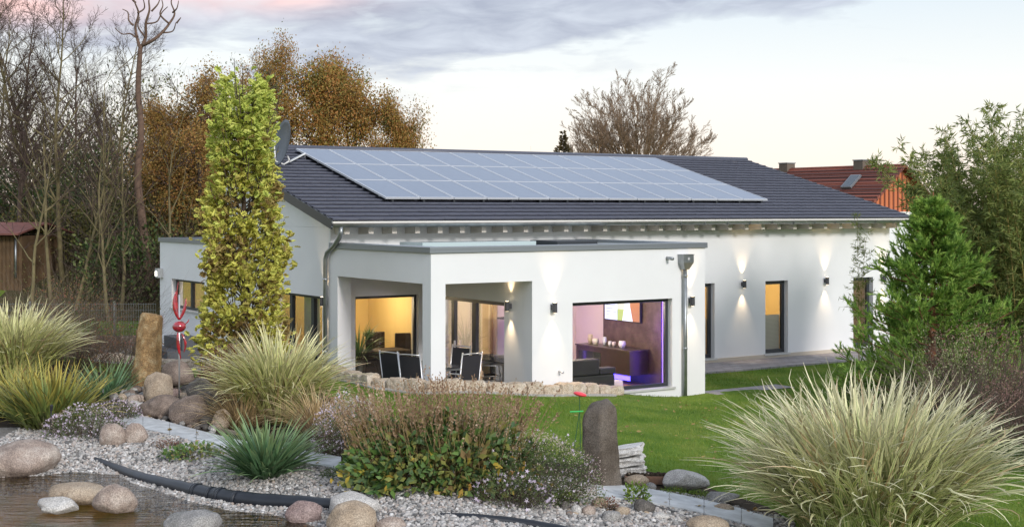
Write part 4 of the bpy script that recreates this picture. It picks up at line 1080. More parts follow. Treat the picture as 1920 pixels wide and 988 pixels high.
def twigs(t, N, ctrbase, spread, h, m, seed, name='stems', r=.004, lean=.6, n=3, wig=.04, bow=0.3, lv=(.6, 1.05), taper=.35):
    rng = np.random.default_rng(seed); parts = []
    phi = rng.uniform(0, 2 * np.pi, N); rr = np.sqrt(rng.uniform(0, 1, N))
    b = np.stack([rr * np.cos(phi) * spread[0], rr * np.sin(phi) * spread[1], np.zeros(N)], 1) + np.array(ctrbase)
    S = 5; L = h * rng.uniform(lv[0], lv[1], N); th = rr * lean + rng.normal(0, .1, N)
    pos = [b]; 
    for k in range(S):
        tt = th + bow * (k / S) * rr; ph = phi + rng.normal(0, .25, N)
        pos.append(pos[-1] + np.stack([np.sin(tt) * np.cos(ph), np.sin(tt) * np.sin(ph), np.cos(tt)], 1) * (L / S)[:, None] + rng.normal(0, wig, (N, 3)) * (L / S)[:, None])
    pos = np.stack(pos, 1); rad = r * (1 - (1 - taper) * np.linspace(0, 1, S + 1))
    V, Fc = tubes_np(pos, np.tile(rad, (N, 1)), n)
    return mk(name, V, Fc, m, t), pos
def tubes_np(pos, rad, n=3):
    N, K = pos.shape[:2]
    d = np.zeros_like(pos); d[:, 1:-1] = pos[:, 2:] - pos[:, :-2]; d[:, 0] = pos[:, 1] - pos[:, 0]; d[:, -1] = pos[:, -1] - pos[:, -2]; d = norm(d)
    ref = np.zeros((N, 1, 3)); ref[..., 0] = 1; flip = np.abs((d[:, :1] * ref).sum(-1)) > .9; ref = np.where(flip[..., None], np.array([0, 1, 0]), ref)
    x = norm(ref - d * (d * ref).sum(-1, keepdims=True)); y = np.cross(d, x)
    a = 2 * np.pi * np.arange(n) / n
    V = pos[:, :, None] + (x[:, :, None] * np.cos(a)[None, None, :, None] + y[:, :, None] * np.sin(a)[None, None, :, None]) * rad[:, :, None, None]
    idx = (np.arange(N)[:, None, None] * K + np.arange(K - 1)[None, :, None]) * n
    j = np.arange(n)[None, None]; j2 = (j + 1) % n
    Fc = np.stack([idx + j, idx + j2, idx + n + j2, idx + n + j], 3).reshape(-1, 4)
    return V.reshape(-1, 3), Fc
M['stem_brown'] = foliage('dry_brown_stem', [(.22, .14, .07), (.34, .24, .12), (.44, .34, .18)], 0, .8)
M['stem_rust'] = foliage('rusty_seed_spike', [(.15, .08, .055), (.29, .18, .11), (.42, .30, .20), (.62, .52, .42)], .2, .8)
M['leaf_mixed'] = foliage('mixed_autumn_leaf', [(.025, .05, .02), (.06, .13, .035), (.13, .22, .05), (.08, .14, .07), (.26, .28, .07), (.22, .15, .06), (.15, .10, .05)], .3, clump=3.5)
M['leaf_yellow'] = foliage('yellow_leaf', [(.35, .30, .05), (.50, .36, .06), (.42, .20, .05)], .4)
M['lilac'] = foliage('lilac_petals', [(.52, .42, .58), (.66, .56, .68), (.74, .68, .74)], .3)
M['pinkish'] = foliage('faded_flower', [(.44, .33, .30), (.60, .48, .44), (.72, .62, .57)], .3)
M['leaf_olive'] = foliage('small_olive_leaf', [(.06, .085, .03), (.10, .14, .05), (.17, .18, .08)], .25, clump=3)
M['twig_dark'] = mat('dark_twig', (.085, .060, .045), .9)
M['twig_grey'] = mat('grey_twig', (.15, .115, .085), .9)
FLOWER = (np.array([(0, 0, 0)] + [(math.cos(k * math.pi / 5) * (1 if k % 2 == 0 else .35), math.sin(k * math.pi / 5) * (1 if k % 2 == 0 else .35), .12 if k % 2 == 0 else 0) for k in range(10)]), np.array([(0, k + 1, (k + 1) % 10 + 1) for k in range(10)]))
def perennial():
    p = atg(822, 932); t = thing('flowering_perennial', 'large brown and green perennial mound with dry seed spikes in the centre', 'shrub', tuple(p + np.array([0, .55, 0])))
    s = p[1] / F
    leafy(t, 4600, LEAF, (-.02, 0, .12), (1.14, .62, .80), .13, M['leaf_mixed'], 21, shell=.5, up=-.2, lump=.3)
    leafy(t, 120, LEAF, (-.05, -.05, .10), (1.25, .62, .5), .12, M['leaf_yellow'], 22, 'yellow_leaves', shell=.85, up=-.2)
    o, pos = twigs(t, 620, (-.02, .08, .05), (.98, .40), 1.26, M['stem_brown'], 23, r=.0045, lean=.28, wig=.12, lv=(.62, 1.04))
    # seed spikes
    rng = np.random.default_rng(24); tips = pos[:, -1]; dirs = norm(pos[:, -1] - pos[:, -2]); n = len(tips); reps = 14
    tt = rng.uniform(-.30, .0, (n, reps)); P = tips[:, None] + dirs[:, None] * tt[..., None] + rng.normal(0, .008, (n, reps, 3))
    dd = norm(dirs[:, None] + rng.normal(0, .5, (n, reps, 3)))
    V, Fc = scatter(*LEAF, frames(dd.reshape(-1, 3), rng.uniform(0, 6, n * reps)), rng.uniform(.018, .045, n * reps), P.reshape(-1, 3)); mk('seed_spikes', V, Fc, M['stem_rust'], t)
perennial()
def aster(px, fy, rx, ry, h, label, seed, flowers=450, faded=1500, leaves=2500, fm='lilac', shift=.3, fsz=.019, low=False):
    p = atg(px, fy); t = thing('aster_bush', label, 'shrub', tuple(p + np.array([0, ry * .8, 0])))
    twigs(t, 220, (0, 0, 0), (rx * .6, ry * .6), h * .95, M['twig_dark'], seed, r=.003, lean=.8, wig=.12, lv=(.6, 1.0))
    leafy(t, leaves, LEAF, (0, 0, h * .12), (rx, ry, h * .8), .030, M['leaf_olive'], seed + 1, shell=.3, lump=.25)
    leafy(t, faded, FLOWER, (0, 0, h * .12), (rx * 1.0, ry * 1.0, h * .86), .009, M['pinkish'], seed + 2, 'faded_flowers', shell=.9, up=1.0, lump=.25)
    leafy(t, flowers, FLOWER, (0, 0, h * .1), (rx * 1.02, ry * 1.02, h * .86), fsz, M[fm], seed + 3, 'flowers', shell=.93, up=.6, lump=.25)
aster(1000, 952, .86, .45, .86, 'dark small leaved aster bush with faded flowers left of the basalt pillar', 31, 260, 3400, 9000, fsz=.020)
aster(955, 958, .55, .3, .42, 'low aster with fresh lilac stars in front of the centre mound', 36, 150, 200, 1500, fsz=.030)
aster(648, 860, .50, .4, .85, 'lilac flowering aster left of the centre mound', 41, 700, 2200, 2600)
aster(628, 790, .28, .2, .30, 'small mauve aster behind the spiky clump', 46, 300, 300, 700)
aster(148, 828, .62, .38, .52, 'lilac aster cushion on the gravel at the left', 51, 420, 900, 2200, fsz=.022)
aster(215, 790, .35, .3, .35, 'pale pink aster beside the slab path', 56, 260, 500, 900)
def shrub(px, y, rad, h, label, leafm, seed, leaves=3000, lsz=.05, stems=260, stemm='twig_dark', name='shrub', fy=None, T=LEAF, zc=.35, shell=.35, z=None, lump=.4, r=.007, cat='shrub'):
    if fy is not None: p = atg(px, fy); p[1] += rad * .8; 
    else: p = dep(px, y)
    p[2] = gz(p[0], p[1]) if z is None else z
    t = thing(name, label, cat, tuple(p))
    if stems: twigs(t, stems, (0, 0, 0), (rad * .45, rad * .35), h * 1.05, M[stemm], seed, r=r, lean=.8, wig=.25, lv=(.55, 1.05), bow=.3, taper=.15)
    if leaves: leafy(t, leaves, T, (0, 0, h * zc), (rad, rad * .8, h * (1 - zc)), lsz, M[leafm], seed + 1, shell=shell, lump=lump)
    return t
M['leaf_redbrown'] = foliage('red_brown_leaf', [(.13, .05, .04), (.22, .08, .055), (.16, .12, .05), (.28, .19, .08)], .25, clump=2)
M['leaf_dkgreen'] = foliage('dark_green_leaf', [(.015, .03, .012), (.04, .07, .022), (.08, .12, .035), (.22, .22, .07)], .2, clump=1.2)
M['leaf_creamy'] = foliage('cream_green_leaf', [(.16, .19, .08), (.34, .36, .18), (.48, .47, .28)], .3, clump=3)
M['leaf_rust'] = foliage('rust_leaf', [(.14, .07, .025), (.36, .17, .05), (.26, .19, .05), (.44, .27, .08)], .35, clump=.8)
M['leaf_oakaut'] = foliage('autumn_oak_leaf', [(.05, .06, .02), (.11, .13, .035), (.24, .17, .045), (.40, .17, .05), (.34, .26, .06), (.14, .15, .04), (.30, .12, .05)], .35, clump=.45, clumpw=.6)
M['leaf_mauve'] = foliage('mauve_brown_leaf', [(.14, .07, .06), (.23, .13, .11), (.32, .21, .16)], .25, clump=2)
M['leaf_brownhedge'] = foliage('brown_dry_leaf', [(.10, .045, .025), (.16, .07, .035), (.22, .11, .06)], .3)
M['leaf_bright'] = foliage('bright_low_leaf', [(.08, .16, .02), (.14, .22, .03), (.26, .28, .05)], .3)
M['leaf_wood'] = foliage('woodland_leaf', [(.03, .04, .015), (.08, .09, .03), (.17, .14, .045), (.12, .14, .04), (.42, .36, .10)], .3, clump=.5, clumpw=.55)
shrub(232, 28.5, .9, 1.15, 'brown leafed low shrub with red stems behind the cobble heap', 'leaf_redbrown', 61, 1100, .035, 180, r=.005)
shrub(135, 29.5, 1.2, 2.0, 'reddish twiggy shrub right of the left ornamental grass', 'leaf_redbrown', 63, 2200, .04, 300, r=.005)
shrub(175, 34, 1.6, 2.7, 'tall grey twiggy shrub before the wire fence', 'leaf_wood', 65, 900, .05, 260, 'twig_grey', r=.005)
shrub(225, 36.0, 1.0, 1.5, 'sparse red berried shrub before the wire fence beside the annex', 'leaf_redbrown', 67, 500, .035, 130, r=.005)
shrub(95, 37, 1.8, 3.0, 'pale twiggy arching shrub below the wooden shed', 'leaf_wood', 69, 900, .05, 300, 'twig_grey', r=.006)
shrub(240, 25.8, .55, .45, 'low dark green cushion behind the cobble heap', 'leaf_olive', 71, 1600, .03, 80)
shrub(425, 25.2, .55, .95, 'rust brown dry leaved bush under the yellow tree', 'leaf_brownhedge', 73, 2200, .055, 80, shell=.3)
shrub(465, 27, .5, .9, 'dark low bush at the foot of the yellow tree', 'leaf_redbrown', 75, 900, .05, 60)
shrub(1855, 24.5, 1.25, 2.05, 'cream and brown leaved shrub at the right below the bamboo', 'leaf_mauve', 77, 5200, .035, 520, 'twig_dark')
t_ = shrub(1805, 24.0, .95, 1.95, 'pale variegated small leaved shrub in front of the conifer', 'leaf_creamy', 79, 2400, .035, 300, 'twig_grey', lump=.6, shell=.6)
shrub(1912, 22.5, .8, 1.45, 'mauve brown dense shrub at the right edge', 'leaf_mauve', 81, 4200, .035, 200)
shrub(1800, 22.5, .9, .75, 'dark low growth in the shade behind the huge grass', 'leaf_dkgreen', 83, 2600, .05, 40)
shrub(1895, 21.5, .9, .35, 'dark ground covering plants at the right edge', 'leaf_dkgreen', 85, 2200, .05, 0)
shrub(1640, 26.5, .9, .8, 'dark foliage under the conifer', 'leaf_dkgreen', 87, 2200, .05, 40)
shrub(1196, None, .17, .26, 'bright green leafy plant beside the dark round cobble', 'leaf_bright', 89, 260, .055, 12, fy=948)
shrub(1140, None, .15, .16, 'small reddish heather tuft among the cobbles', 'leaf_redbrown', 91, 240, .03, 40, fy=962)
shrub(1310, None, .22, .10, 'flat mossy yellow green cushion along the path', 'leaf_bright', 93, 500, .022, 0, fy=938)
shrub(1265, None, .20, .10, 'flat moss cushion below the rough whitish boulder', 'leaf_bright', 94, 400, .022, 0, fy=932)
shrub(350, None, .42, .20, 'low bronze and green ground plant beside the spiky clump', 'leaf_mixed', 95, 420, .07, 30, fy=872)
shrub(305, None, .22, .12, 'tiny reddish tuft on the gravel by the slab path', 'leaf_redbrown', 97, 300, .025, 30, fy=848)
shrub(630, None, .22, .14, 'low dark green tuft on gravel right of the spiky clump', 'leaf_olive', 99, 500, .03, 0, fy=905)
shrub(1060, None, .16, .18, 'yellow green leafed seedling below the aster bush', 'leaf_bright', 101, 90, .07, 0, fy=955)
shrub(395, None, .28, .32, 'dark heathery tuft right of the boulders', 'leaf_olive', 103, 500, .03, 40, fy=790)
# thin weeds poking up before the porch
grass_clump(800, 735, .40, 1.6, 110, M['drygrass'], 'sparse dry weeds growing along the porch border stones', .006, 60, (.0, .5), (.1, .9), 'dry_weeds', .8)
grass_clump(905, 733, .35, 1.4, 80, M['drygrass'], 'sparse dry weeds growing before the sliding door', .006, 61, (.0, .5), (.1, .9), 'dry_weeds', .8)

# ------------------------------------------------------------------ lawn blades
def lawn():
    rng = np.random.default_rng(77); n = 260000
    x = rng.uniform(-7.5, 9.5, n); y = 17 + (37.5 - 17) * rng.uniform(0, 1, n) ** 1.25
    k = (np.abs(x) / y < .39); x, y = x[k], y[k]
    d1 = poly_sdf(GRAVEL, x, y); d2 = poly_sdf(BEDL, x, y); d3 = poly_sdf(BEDR, x, y)
    k = (d1 > .03) & (d2 > .03) & (d3 > .03)
    # not on house or paving
    px, py = x - OX[0], y - OX[1]; a = px * AX[0] + py * AX[1]; b = px * BX[0] + py * BX[1]
    inside = (a > -.05) & (a < 6.9) & (b > -.05) | (b > 2.7) & (a > 6.9) | (a > 6.85) & (a < 9.25) & (b > -.4) & (b < .3) | (b > 4.2) & (a > 0)
    k &= ~inside; x, y = x[k], y[k]; n = len(x); z = ground(x, y)
    P = np.stack([x, y, z], 1)
    h = rng.gamma(9, .0042, n) * (1 + .35 * np.sin(x * 2.1) * np.sin(y * 1.3 + x)); w = rng.uniform(.006, .011, n)
    ph = rng.uniform(0, 6.28, n); ln = rng.uniform(.1, .8, n)
    tip = P + np.stack([np.cos(ph) * np.sin(ln), np.sin(ph) * np.sin(ln), np.cos(ln)], 1) * h[:, None]
    sd = np.stack([np.cos(ph + 1.57), np.sin(ph + 1.57), 0 * ph], 1) * w[:, None] / 2
    V = np.stack([P - sd, P + sd, tip], 1).reshape(-1, 3); Fc = np.arange(3 * n).reshape(-1, 3)
    m = foliage('lawn_blade', [(.05, .11, .012), (.09, .18, .02), (.17, .25, .03), (.25, .29, .055), (.34, .33, .10)], .3, clump=.8, clumpw=.72)
    stuff(mk('lawn_grass', V, Fc, m), 'short mown green lawn grass in front of the house', 'lawn')
lawn()

def fallen():
    rng = np.random.default_rng(8); n = 420; x = rng.uniform(-6, 7, n); y = rng.uniform(17, 29, n); k = (poly_sdf(GRAVEL, x, y) > -1.2) & (poly_sdf(POND, x, y) > .1) & (poly_sdf(TERR, x, y) > .4)
    x, y = x[k], y[k]; n = len(x); d = rng.normal(size=(n, 3)) * np.array([1, 1, .15])
    V, Fc = scatter(*OAK, frames(d, rng.normal(0, .3, n)), rng.uniform(.05, .10, n), np.stack([x, y, ground(x, y) + .045], 1))
    stuff(mk('fallen_leaves', V, Fc, foliage('fallen_leaf', [(.20, .12, .04), (.38, .28, .09), (.30, .15, .06)], .1)), 'brown fallen leaves scattered on the lawn and beds', 'leaves')
fallen()
# ------------------------------------------------------------------ trees
def grow(rng, p, d, L, r, lev, out, tips, prm):
    """recursive branching; out gets (pts, radii) by level, tips the ends"""
    n = prm['seg'][lev]; pts = [p]; rr = [r]; dd = d.copy(); step = L / n
    kids = []
    for i in range(n):
        dd = dd + Vector((rng.gauss(0, 1), rng.gauss(0, 1), rng.gauss(0, .6))) * prm['wig'][lev] + Vector((0, 0, prm['up'][lev]))
        dd.normalize(); p = p + dd * step; pts.append(p); t = (i + 1) / n; rr.append(r * (1 - t * prm['tap'][lev]))
        if lev < prm['levels'] - 1 and t >= prm['start'][lev]:
            for _ in range(prm['kids'][lev]):
                if rng.random() < prm['prob'][lev]: kids.append((p.copy(), dd.copy(), t, rr[-1]))
    out[lev].append((pts, rr))
    if lev >= prm['levels'] - 2: tips += [(q, dd.copy()) for q in pts[1:]]
    for q, kd, t, kr in kids:
        az = rng.uniform(0, 2 * math.pi); x = kd.orthogonal().normalized(); y = kd.cross(x)
        sp = prm['ang'][lev] * rng.uniform(.7, 1.25)
        nd = kd * math.cos(sp) + (x * math.cos(az) + y * math.sin(az)) * math.sin(sp)
        l2 = prm['len'][lev] * rng.uniform(.6, 1.15) * (L * (1 - prm['lt'][lev] * t))
        grow(rng, q, nd, l2, min(kr * .7, r * prm['rk'][lev]), lev + 1, out, tips, prm)
def tree_meshes(seed, prm, H, r0, d0=(0, 0, 1)):
    rng = random.Random(seed); out = [[] for _ in range(prm['levels'])]; tips = []
    grow(rng, Vector((0, 0, -.1)), Vector(d0).normalized(), H, r0, 0, out, tips, prm)
    mts = []
    for lev, lst in enumerate(out):
        if not lst: continue
        pos = np.array([[tuple(q) for q in a] for a, b in lst]); rad = np.maximum(np.array([b for a, b in lst]), prm.get('rmin', .006))
        mts.append(tubes_np(pos, rad, [8, 5, 3, 3, 3][lev]))
    return mts, tips
BARK = {'bark': mat('grey_brown_bark', (.115, .082, .060), .95, noise_amt=.5, nscale=6, bump=.6, bscale=20), 'barkred': mat('reddish_bark', (.16, .10, .07), .95, noise_amt=.4, nscale=6), 'barkgreen': mat('mossy_bark', (.19, .155, .075), .95, noise_amt=.45, nscale=4), 'barktan': mat('warm_bark', (.30, .19, .10), .9, noise_amt=.4, nscale=5), 'twigt': mat('fine_twig', (.075, .046, .038), .95), 'twigw': mat('warm_fine_twig', (.26, .18, .12), .95)}
WOOD = dict(levels=4, seg=[14, 7, 5, 3], wig=[.065, .12, .16, .18], up=[.03, .05, .03, .02], tap=[.85, .85, .8, .6], start=[.28, .25, .2, 1], kids=[3, 2, 2, 0], prob=[.85, .85, .8, 0], ang=[.75, .65, .7, .6], len=[.36, .50, .50, .5], lt=[.55, .4, .3, .3], rk=[.38, .45, .5, .5], rmin=.0055)
def topscale(mts, px, y, top, base):
    zt = HC + (HY - top) * y / F; mx = max(V[:, 2].max() for V, Fc in mts); return (zt - base) / mx
def make_tree(name, label, cat, mts, barkm, twigm, loc, sc=1.0, rz=0.0, group=None, meshes=None):
    t = thing(name, label, cat, loc, rz, group); t.scale = (sc, sc, sc)
    V, Fc = merge([mts[0], mts[1]]) if len(mts) > 1 else mts[0]
    mk('trunk', V, Fc, barkm, t, True)
    if len(mts) > 2:
        V, Fc = merge(mts[2:]); mk('crown', V, Fc, twigm, t)
    return t
def dup(root, loc, rz, sc, label):
    r = root.copy(); C.objects.link(r); r.location = loc; r.rotation_euler = (0, 0, rz); r.scale = sc if hasattr(sc, '__len__') else (sc, sc, sc); r['label'] = label
    for ch in list(root.children):
        c = ch.copy(); C.objects.link(c); c.parent = r
    return r
def gd(px, y):
    p = dep(px, y); p[2] = gz(p[0], p[1]); return tuple(p)
WG = 'bare trees of the wood at the left'
specs = [(11, 13.5, .15, (.16, 0, 1)), (12, 14.5, .15, (-.14, .05, 1)), (13, 12.5, .12, (.02, .1, 1))]
protos = []
wl = [(30, 47, 0, -60, 0.3, 'bare tree at the far left edge of the wood'),
      (76, 49, 1, -30, 1.7, 'tall bare tree second from the left edge of the wood'),
      (118, 46, 2, -90, 2.9, 'bare tree above the shed side of the wood with a mossy trunk'),
      (150, 52, 0, 10, 4.0, 'bare tree standing farther back above the pale arching shrub'),
      (192, 47, 1, 0, 5.1, 'bare tree with a leaning trunk left of the forked one'),
      (222, 53, 2, 40, .9, 'thin bare tree farther back just left of the forked one'),
      (300, 50, 0, 120, 2.2, 'bare tree right of the tall forked one'),
      (350, 47, 2, 170, 3.3, 'small bare tree just left of the yellow tree'),
      (-40, 50, 2, -60, 5.3, 'bare tree cut off by the left picture edge'),
      (102, 58, 1, -10, 1.1, 'tall bare tree deep in the wood at the left'),
      (395, 60, 1, 90, 3.9, 'thin bare tree deep in the wood behind the yellow tree')]
mm = [tree_meshes(s, WOOD, h, r, d)[0] for s, h, r, d in specs]
for i, (px, y, k, top, rz, lb) in enumerate(wl):
    sc = topscale(mm[k], px, y, top, gd(px, y)[2])
    if k >= len(protos) or protos[k] is None:
        while len(protos) <= k: protos.append(None)
        protos[k] = make_tree('bare_tree', lb, 'tree', mm[k], [BARK['bark'], BARK['barkgreen'], BARK['barkgreen']][k], BARK['twigt'], gd(px, y), sc, rz, WG)
    else: dup(protos[k], gd(px, y), rz, sc, lb)
# the tall forked tree with corkscrew top
FORK = dict(WOOD, levels=3, seg=[16, 10, 6], wig=[.04, .26, .25], up=[.015, .20, .05], tap=[.55, .85, .8], start=[.74, .25, 1], kids=[1, 2, 0], prob=[.9, .6, 0], ang=[.6, .8, .8], len=[.33, .4, .4], lt=[.3, .4, .3], rk=[.6, .4, .5], rmin=.012)
def forked_tree():
    y0 = 44.0; s = y0 / F; z0 = gd(263, y0)[2]; t = thing('bare_tree', 'tall reddish trunk forking high into curling bare limbs', 'tree', gd(268, y0))
    P = lambda px, py, dy=0.0: Vector(((px - 268) * s, dy, HC + (HY - py) * s - z0))
    def smooth(pts, k=5):
        Q = []
        for i in range(len(pts) - 1):
            p0 = pts[max(i - 1, 0)]; p1 = pts[i]; p2 = pts[i + 1]; p3 = pts[min(i + 2, len(pts) - 1)]
            for j in range(k):
                u = j / k; Q.append(.5 * ((2 * p1) + (-p0 + p2) * u + (2 * p0 - 5 * p1 + 4 * p2 - p3) * u * u + (-p0 + 3 * p1 - 3 * p2 + p3) * u ** 3))
        return Q + [pts[-1]]
    tr = smooth([P(285, 560), P(266, 420, .1), P(258, 330), P(266, 250, -.1), P(259, 170), P(263, 92)]); mb = MB(); mb.tube(tr, list(np.linspace(.15, .075, len(tr))), 8); mb.build('trunk', BARK['barkred'], t, True)
    limbs = [[(263, 92), (254, 70), (250, 48), (258, 25), (254, 5), (246, -22)], [(263, 92), (272, 70), (276, 45), (284, 22), (282, 0), (290, -20)], [(268, 85), (290, 78), (306, 62), (316, 44), (324, 24), (318, 2), (330, -18)],
             [(276, 45), (292, 40), (300, 22), (312, 12)], [(306, 62), (322, 58), (331, 44)], [(316, 44), (304, 30), (308, 12), (300, -8)], [(250, 48), (240, 38), (236, 22), (226, 16)], [(258, 25), (268, 14), (268, -4)], [(324, 24), (335, 18), (338, 4)], [(284, 22), (296, 8), (298, -8)], [(254, 70), (240, 62), (228, 64), (218, 54)], [(272, 70), (262, 52), (266, 34)], [(331, 44), (340, 34)], [(254, 5), (244, -2), (240, -16)]]
    for k, l in enumerate(limbs):
        q = smooth([P(x, y, .25 * math.sin(k * 2 + i * .9) * min(1, i)) for i, (x, y) in enumerate(l)]); r = .062 if k < 3 else .032
        mb = MB(); mb.tube(q, list(np.linspace(r, .012, len(q))), 6); mb.build('limb', BARK['barkred'], t, True)
forked_tree()
SMALL = dict(WOOD, levels=3, seg=[10, 6, 4], start=[.3, .3, 1], len=[.45, .5, .5], kids=[2, 2, 0], rmin=.008)
for i, (px, y, h, rz, lb) in enumerate([(325, 43, 6.3, 0, 'slim pale barked sapling before the dark thicket left of the annex'), (205, 42, 5.5, 2, 'slim sapling between the twiggy shrub and the forked tree'), (140, 43, 5.8, 4, 'thin multi branched sapling above the pale arching shrub'), (60, 43, 5.2, 1, 'mossy sapling right of the wooden shed'), (95, 44, 7.5, 1.5, 'leaning pale trunk between the mossy sapling and the arching shrub'), (165, 44, 7.0, 3.3, 'leaning slim trunk left of the forked tree'), (228, 43, 6.2, 5.1, 'bent slim trunk crossing before the forked tree'), (285, 45, 6.5, .7, 'pale slim trunk right behind the forked tree')]):
    ms, _ = tree_meshes(40 + i, SMALL, h, .065, (.30 * math.sin(i * 2.1), .1, 1)); make_tree('sapling', lb, 'tree', ms, BARK['barkgreen'], BARK['twigt'], gd(px, y), 1, rz)
# leafy autumn trees behind
LT = dict(levels=4, seg=[10, 7, 5, 3], wig=[.05, .12, .16, .2], up=[.03, .04, .03, .0], tap=[.9, .85, .8, .6], start=[.22, .25, .25, 1], kids=[3, 2, 2, 0], prob=[.9, .85, .85, 0], ang=[.85, .7, .75, .6], len=[.42, .50, .48, .5], lt=[.5, .35, .3, .3], rk=[.4, .5, .5, .5], rmin=.010)
def leaf_tree(name, label, cat, seed, prm, H, r0, loc, leafm, lsz, per, barkm='bark', sc=(1, 1, 1), jit=.34, T=LEAF, drop=0.0, top=100, hw=100):
    mts, tips = tree_meshes(seed, prm, H, r0); rng = np.random.default_rng(seed)
    t = make_tree(name, label, cat, mts[:3] if len(mts) > 3 else mts, BARK[barkm], BARK['twigt'], loc); y_ = loc[1]; allV = np.array([tuple(q) for q, d in tips]); zs = (HC + (HY - top) * y_ / F - loc[2]) / (allV[:, 2].max() + .2); xs = (hw * y_ / F) / np.percentile(np.abs(allV[:, 0]), 97)
    t.scale = (xs, xs, zs)
    P = np.array([tuple(q) for q, d in tips]); drop = .10; P = P[(rng.random(len(P)) > drop)]
    P = np.repeat(P, per, 0) + rng.normal(0, jit, (len(P) * per, 3)); n = len(P)
    V, Fc = scatter(*T, frames(rng.normal(size=(n, 3)) + np.array([0, 0, -.3]), rng.uniform(0, 6, n)), lsz * rng.uniform(.6, 1.2, n), P)
    mk('leaves', V, Fc, M[leafm], t); return t, n
leaf_tree('autumn_tree', 'brown leaved tree rising just behind the yellow tree', 'tree', 71, LT, 11.2, .20, gd(480, 52), 'leaf_oakaut', .135, 6, top=52, hw=62)
leaf_tree('autumn_tree', 'rust brown leafy tree left of the yellow tree', 'tree', 72, LT, 9.5, .20, gd(375, 45.5), 'leaf_rust', .13, 5, top=120, hw=85)
leaf_tree('autumn_tree', 'smaller rust leaved tree at the edge of the bare wood', 'tree', 73, LT, 8.0, .18, gd(322, 46), 'leaf_rust', .125, 5, top=190, hw=60)
leaf_tree('autumn_tree', 'reddish green autumn oak behind the satellite dish', 'tree', 74, LT, 9.6, .20, gd(590, 54), 'leaf_oakaut', .135, 7, top=118, hw=72)
leaf_tree('autumn_tree', 'tallest russet autumn oak above the solar array', 'tree', 75, LT, 10.4, .22, gd(678, 54), 'leaf_oakaut', .135, 7, top=98, hw=85)
leaf_tree('autumn_tree', 'golden brown autumn oak at the right end of the oak group', 'tree', 76, LT, 9.0, .20, gd(748, 53), 'leaf_oakaut', .135, 7, top=165, hw=55)
# distant rounded bare tree over the ridge
ROUND = dict(levels=4, seg=[6, 8, 6, 4], wig=[.03, .07, .12, .15], up=[.02, .07, .04, .02], tap=[.3, .8, .8, .6], start=[.3, .2, .2, 1], kids=[4, 4, 3, 0], prob=[.95, .75, .85, 0], ang=[.48, .42, .5, .5], len=[1.25, .48, .5, .5], lt=[.2, .35, .3, .3], rk=[.42, .45, .5, .5], rmin=.008)
LIMB = dict(levels=4, seg=[9, 6, 5, 3], wig=[.05, .09, .12, .14], up=[.05, .06, .03, .02], tap=[.88, .85, .8, .6], start=[.25, .2, .2, 1], kids=[2, 2, 2, 0], prob=[.85, .8, .8, 0], ang=[.50, .5, .5, .5], len=[.42, .48, .5, .5], lt=[.55, .35, .3, .3], rk=[.45, .5, .5, .5], rmin=.0075)
def dome_tree(px, y, top, halfpx, seed, nl, label, z0=5.0):
    rng = random.Random(seed); s = y / F; zt = HC + (HY - top) * s; rx = halfpx * s; t = thing('bare_tree', label, 'tree', gd(px, y)); out = [[] for _ in range(4)]; tips = []
    for k in range(nl):
        th = 1.25 * math.sqrt((k + .5) / nl); az = k * 2.399; d = Vector((math.sin(th) * math.cos(az), math.sin(th) * math.sin(az), math.cos(th)))
        L = rng.uniform(.82, 1.02) / math.sqrt((math.sin(th) / rx) ** 2 + (math.cos(th) / (zt - z0)) ** 2)
        grow(rng, Vector((0, 0, z0 + rng.uniform(-.8, .6))), d, L, .060, 0, out, tips, LIMB)
    mb = MB(); mb.tube([(0, 0, -.1), (.05, 0, 1.8), (0, 0, z0 + .8)], [.28, .22, .14], 10); mb.build('trunk', BARK['barktan'], t, True)
    mt = [tubes_np(np.array([[tuple(q) for q in a_] for a_, b_ in l]), np.maximum(np.array([b_ for a_, b_ in l]), .0065), 4 if i < 2 else 3) for i, l in enumerate(out) if l]
    V, Fc = merge(mt[:2]); mk('branches', V, Fc, BARK['barktan'], t)
    V, Fc = merge(mt[2:]); mk('crown', V, Fc, BARK['twigw'], t)
dome_tree(1195, 72, 160, 175, 81, 40, 'broad rounded bare tree standing beyond the right half of the solar array')
dome_tree(1108, 70, 158, 55, 83, 16, 'smaller bare tree left of the broad rounded one beyond the roof')
for i, (px, y, h, lb) in enumerate([(1012, 62, 6.6, 'wispy bare shrub top left of the small dark conifer'), (938, 64, 5.9, 'faint row of thin twigs just above the solar array'), (905, 66, 5.6, 'faint short twigs above the middle of the solar array')]):
    p = gd(px, y); t = thing('bare_shrub', lb, 'shrub', p); twigs(t, 26, (0, 0, 0), (.8, .6), h + .4, BARK_T if False else M['twig_grey'], 90 + i, r=.012, lean=.32, wig=.10, lv=(.7, 1.0), bow=.2, taper=.3)
def conifer_far():
    t = thing('conifer', 'small brownish green conifer tip showing above the solar array', 'tree', gd(1056, 60))
    mb = MB(); mb.tube([(0, 0, 0), (0, 0, 7.2)], [.12, .02], 6); mb.build('trunk', BARK['bark'], t)
    rng = np.random.default_rng(5); n = 5200; u = rng.uniform(0, 1, n) ** .6; z = 7.4 - u * 5.4; r = u * 2.0 * rng.uniform(.2, 1, n) * (.75 + .25 * np.sin(z * 9)); a = rng.uniform(0, 6.28, n)
    P = np.stack([r * np.cos(a), r * np.sin(a), z + r * .25], 1); d = np.stack([np.cos(a), np.sin(a), .5 + 0 * a], 1)
    V, Fc = scatter(*LEAF, frames(d, rng.uniform(0, 6, n)), .16 * rng.uniform(.6, 1.2, n), P); mk('crown', V, Fc, foliage('brown_conifer', [(.05, .04, .02), (.09, .07, .03), (.14, .10, .04)], .2), t)
conifer_far()
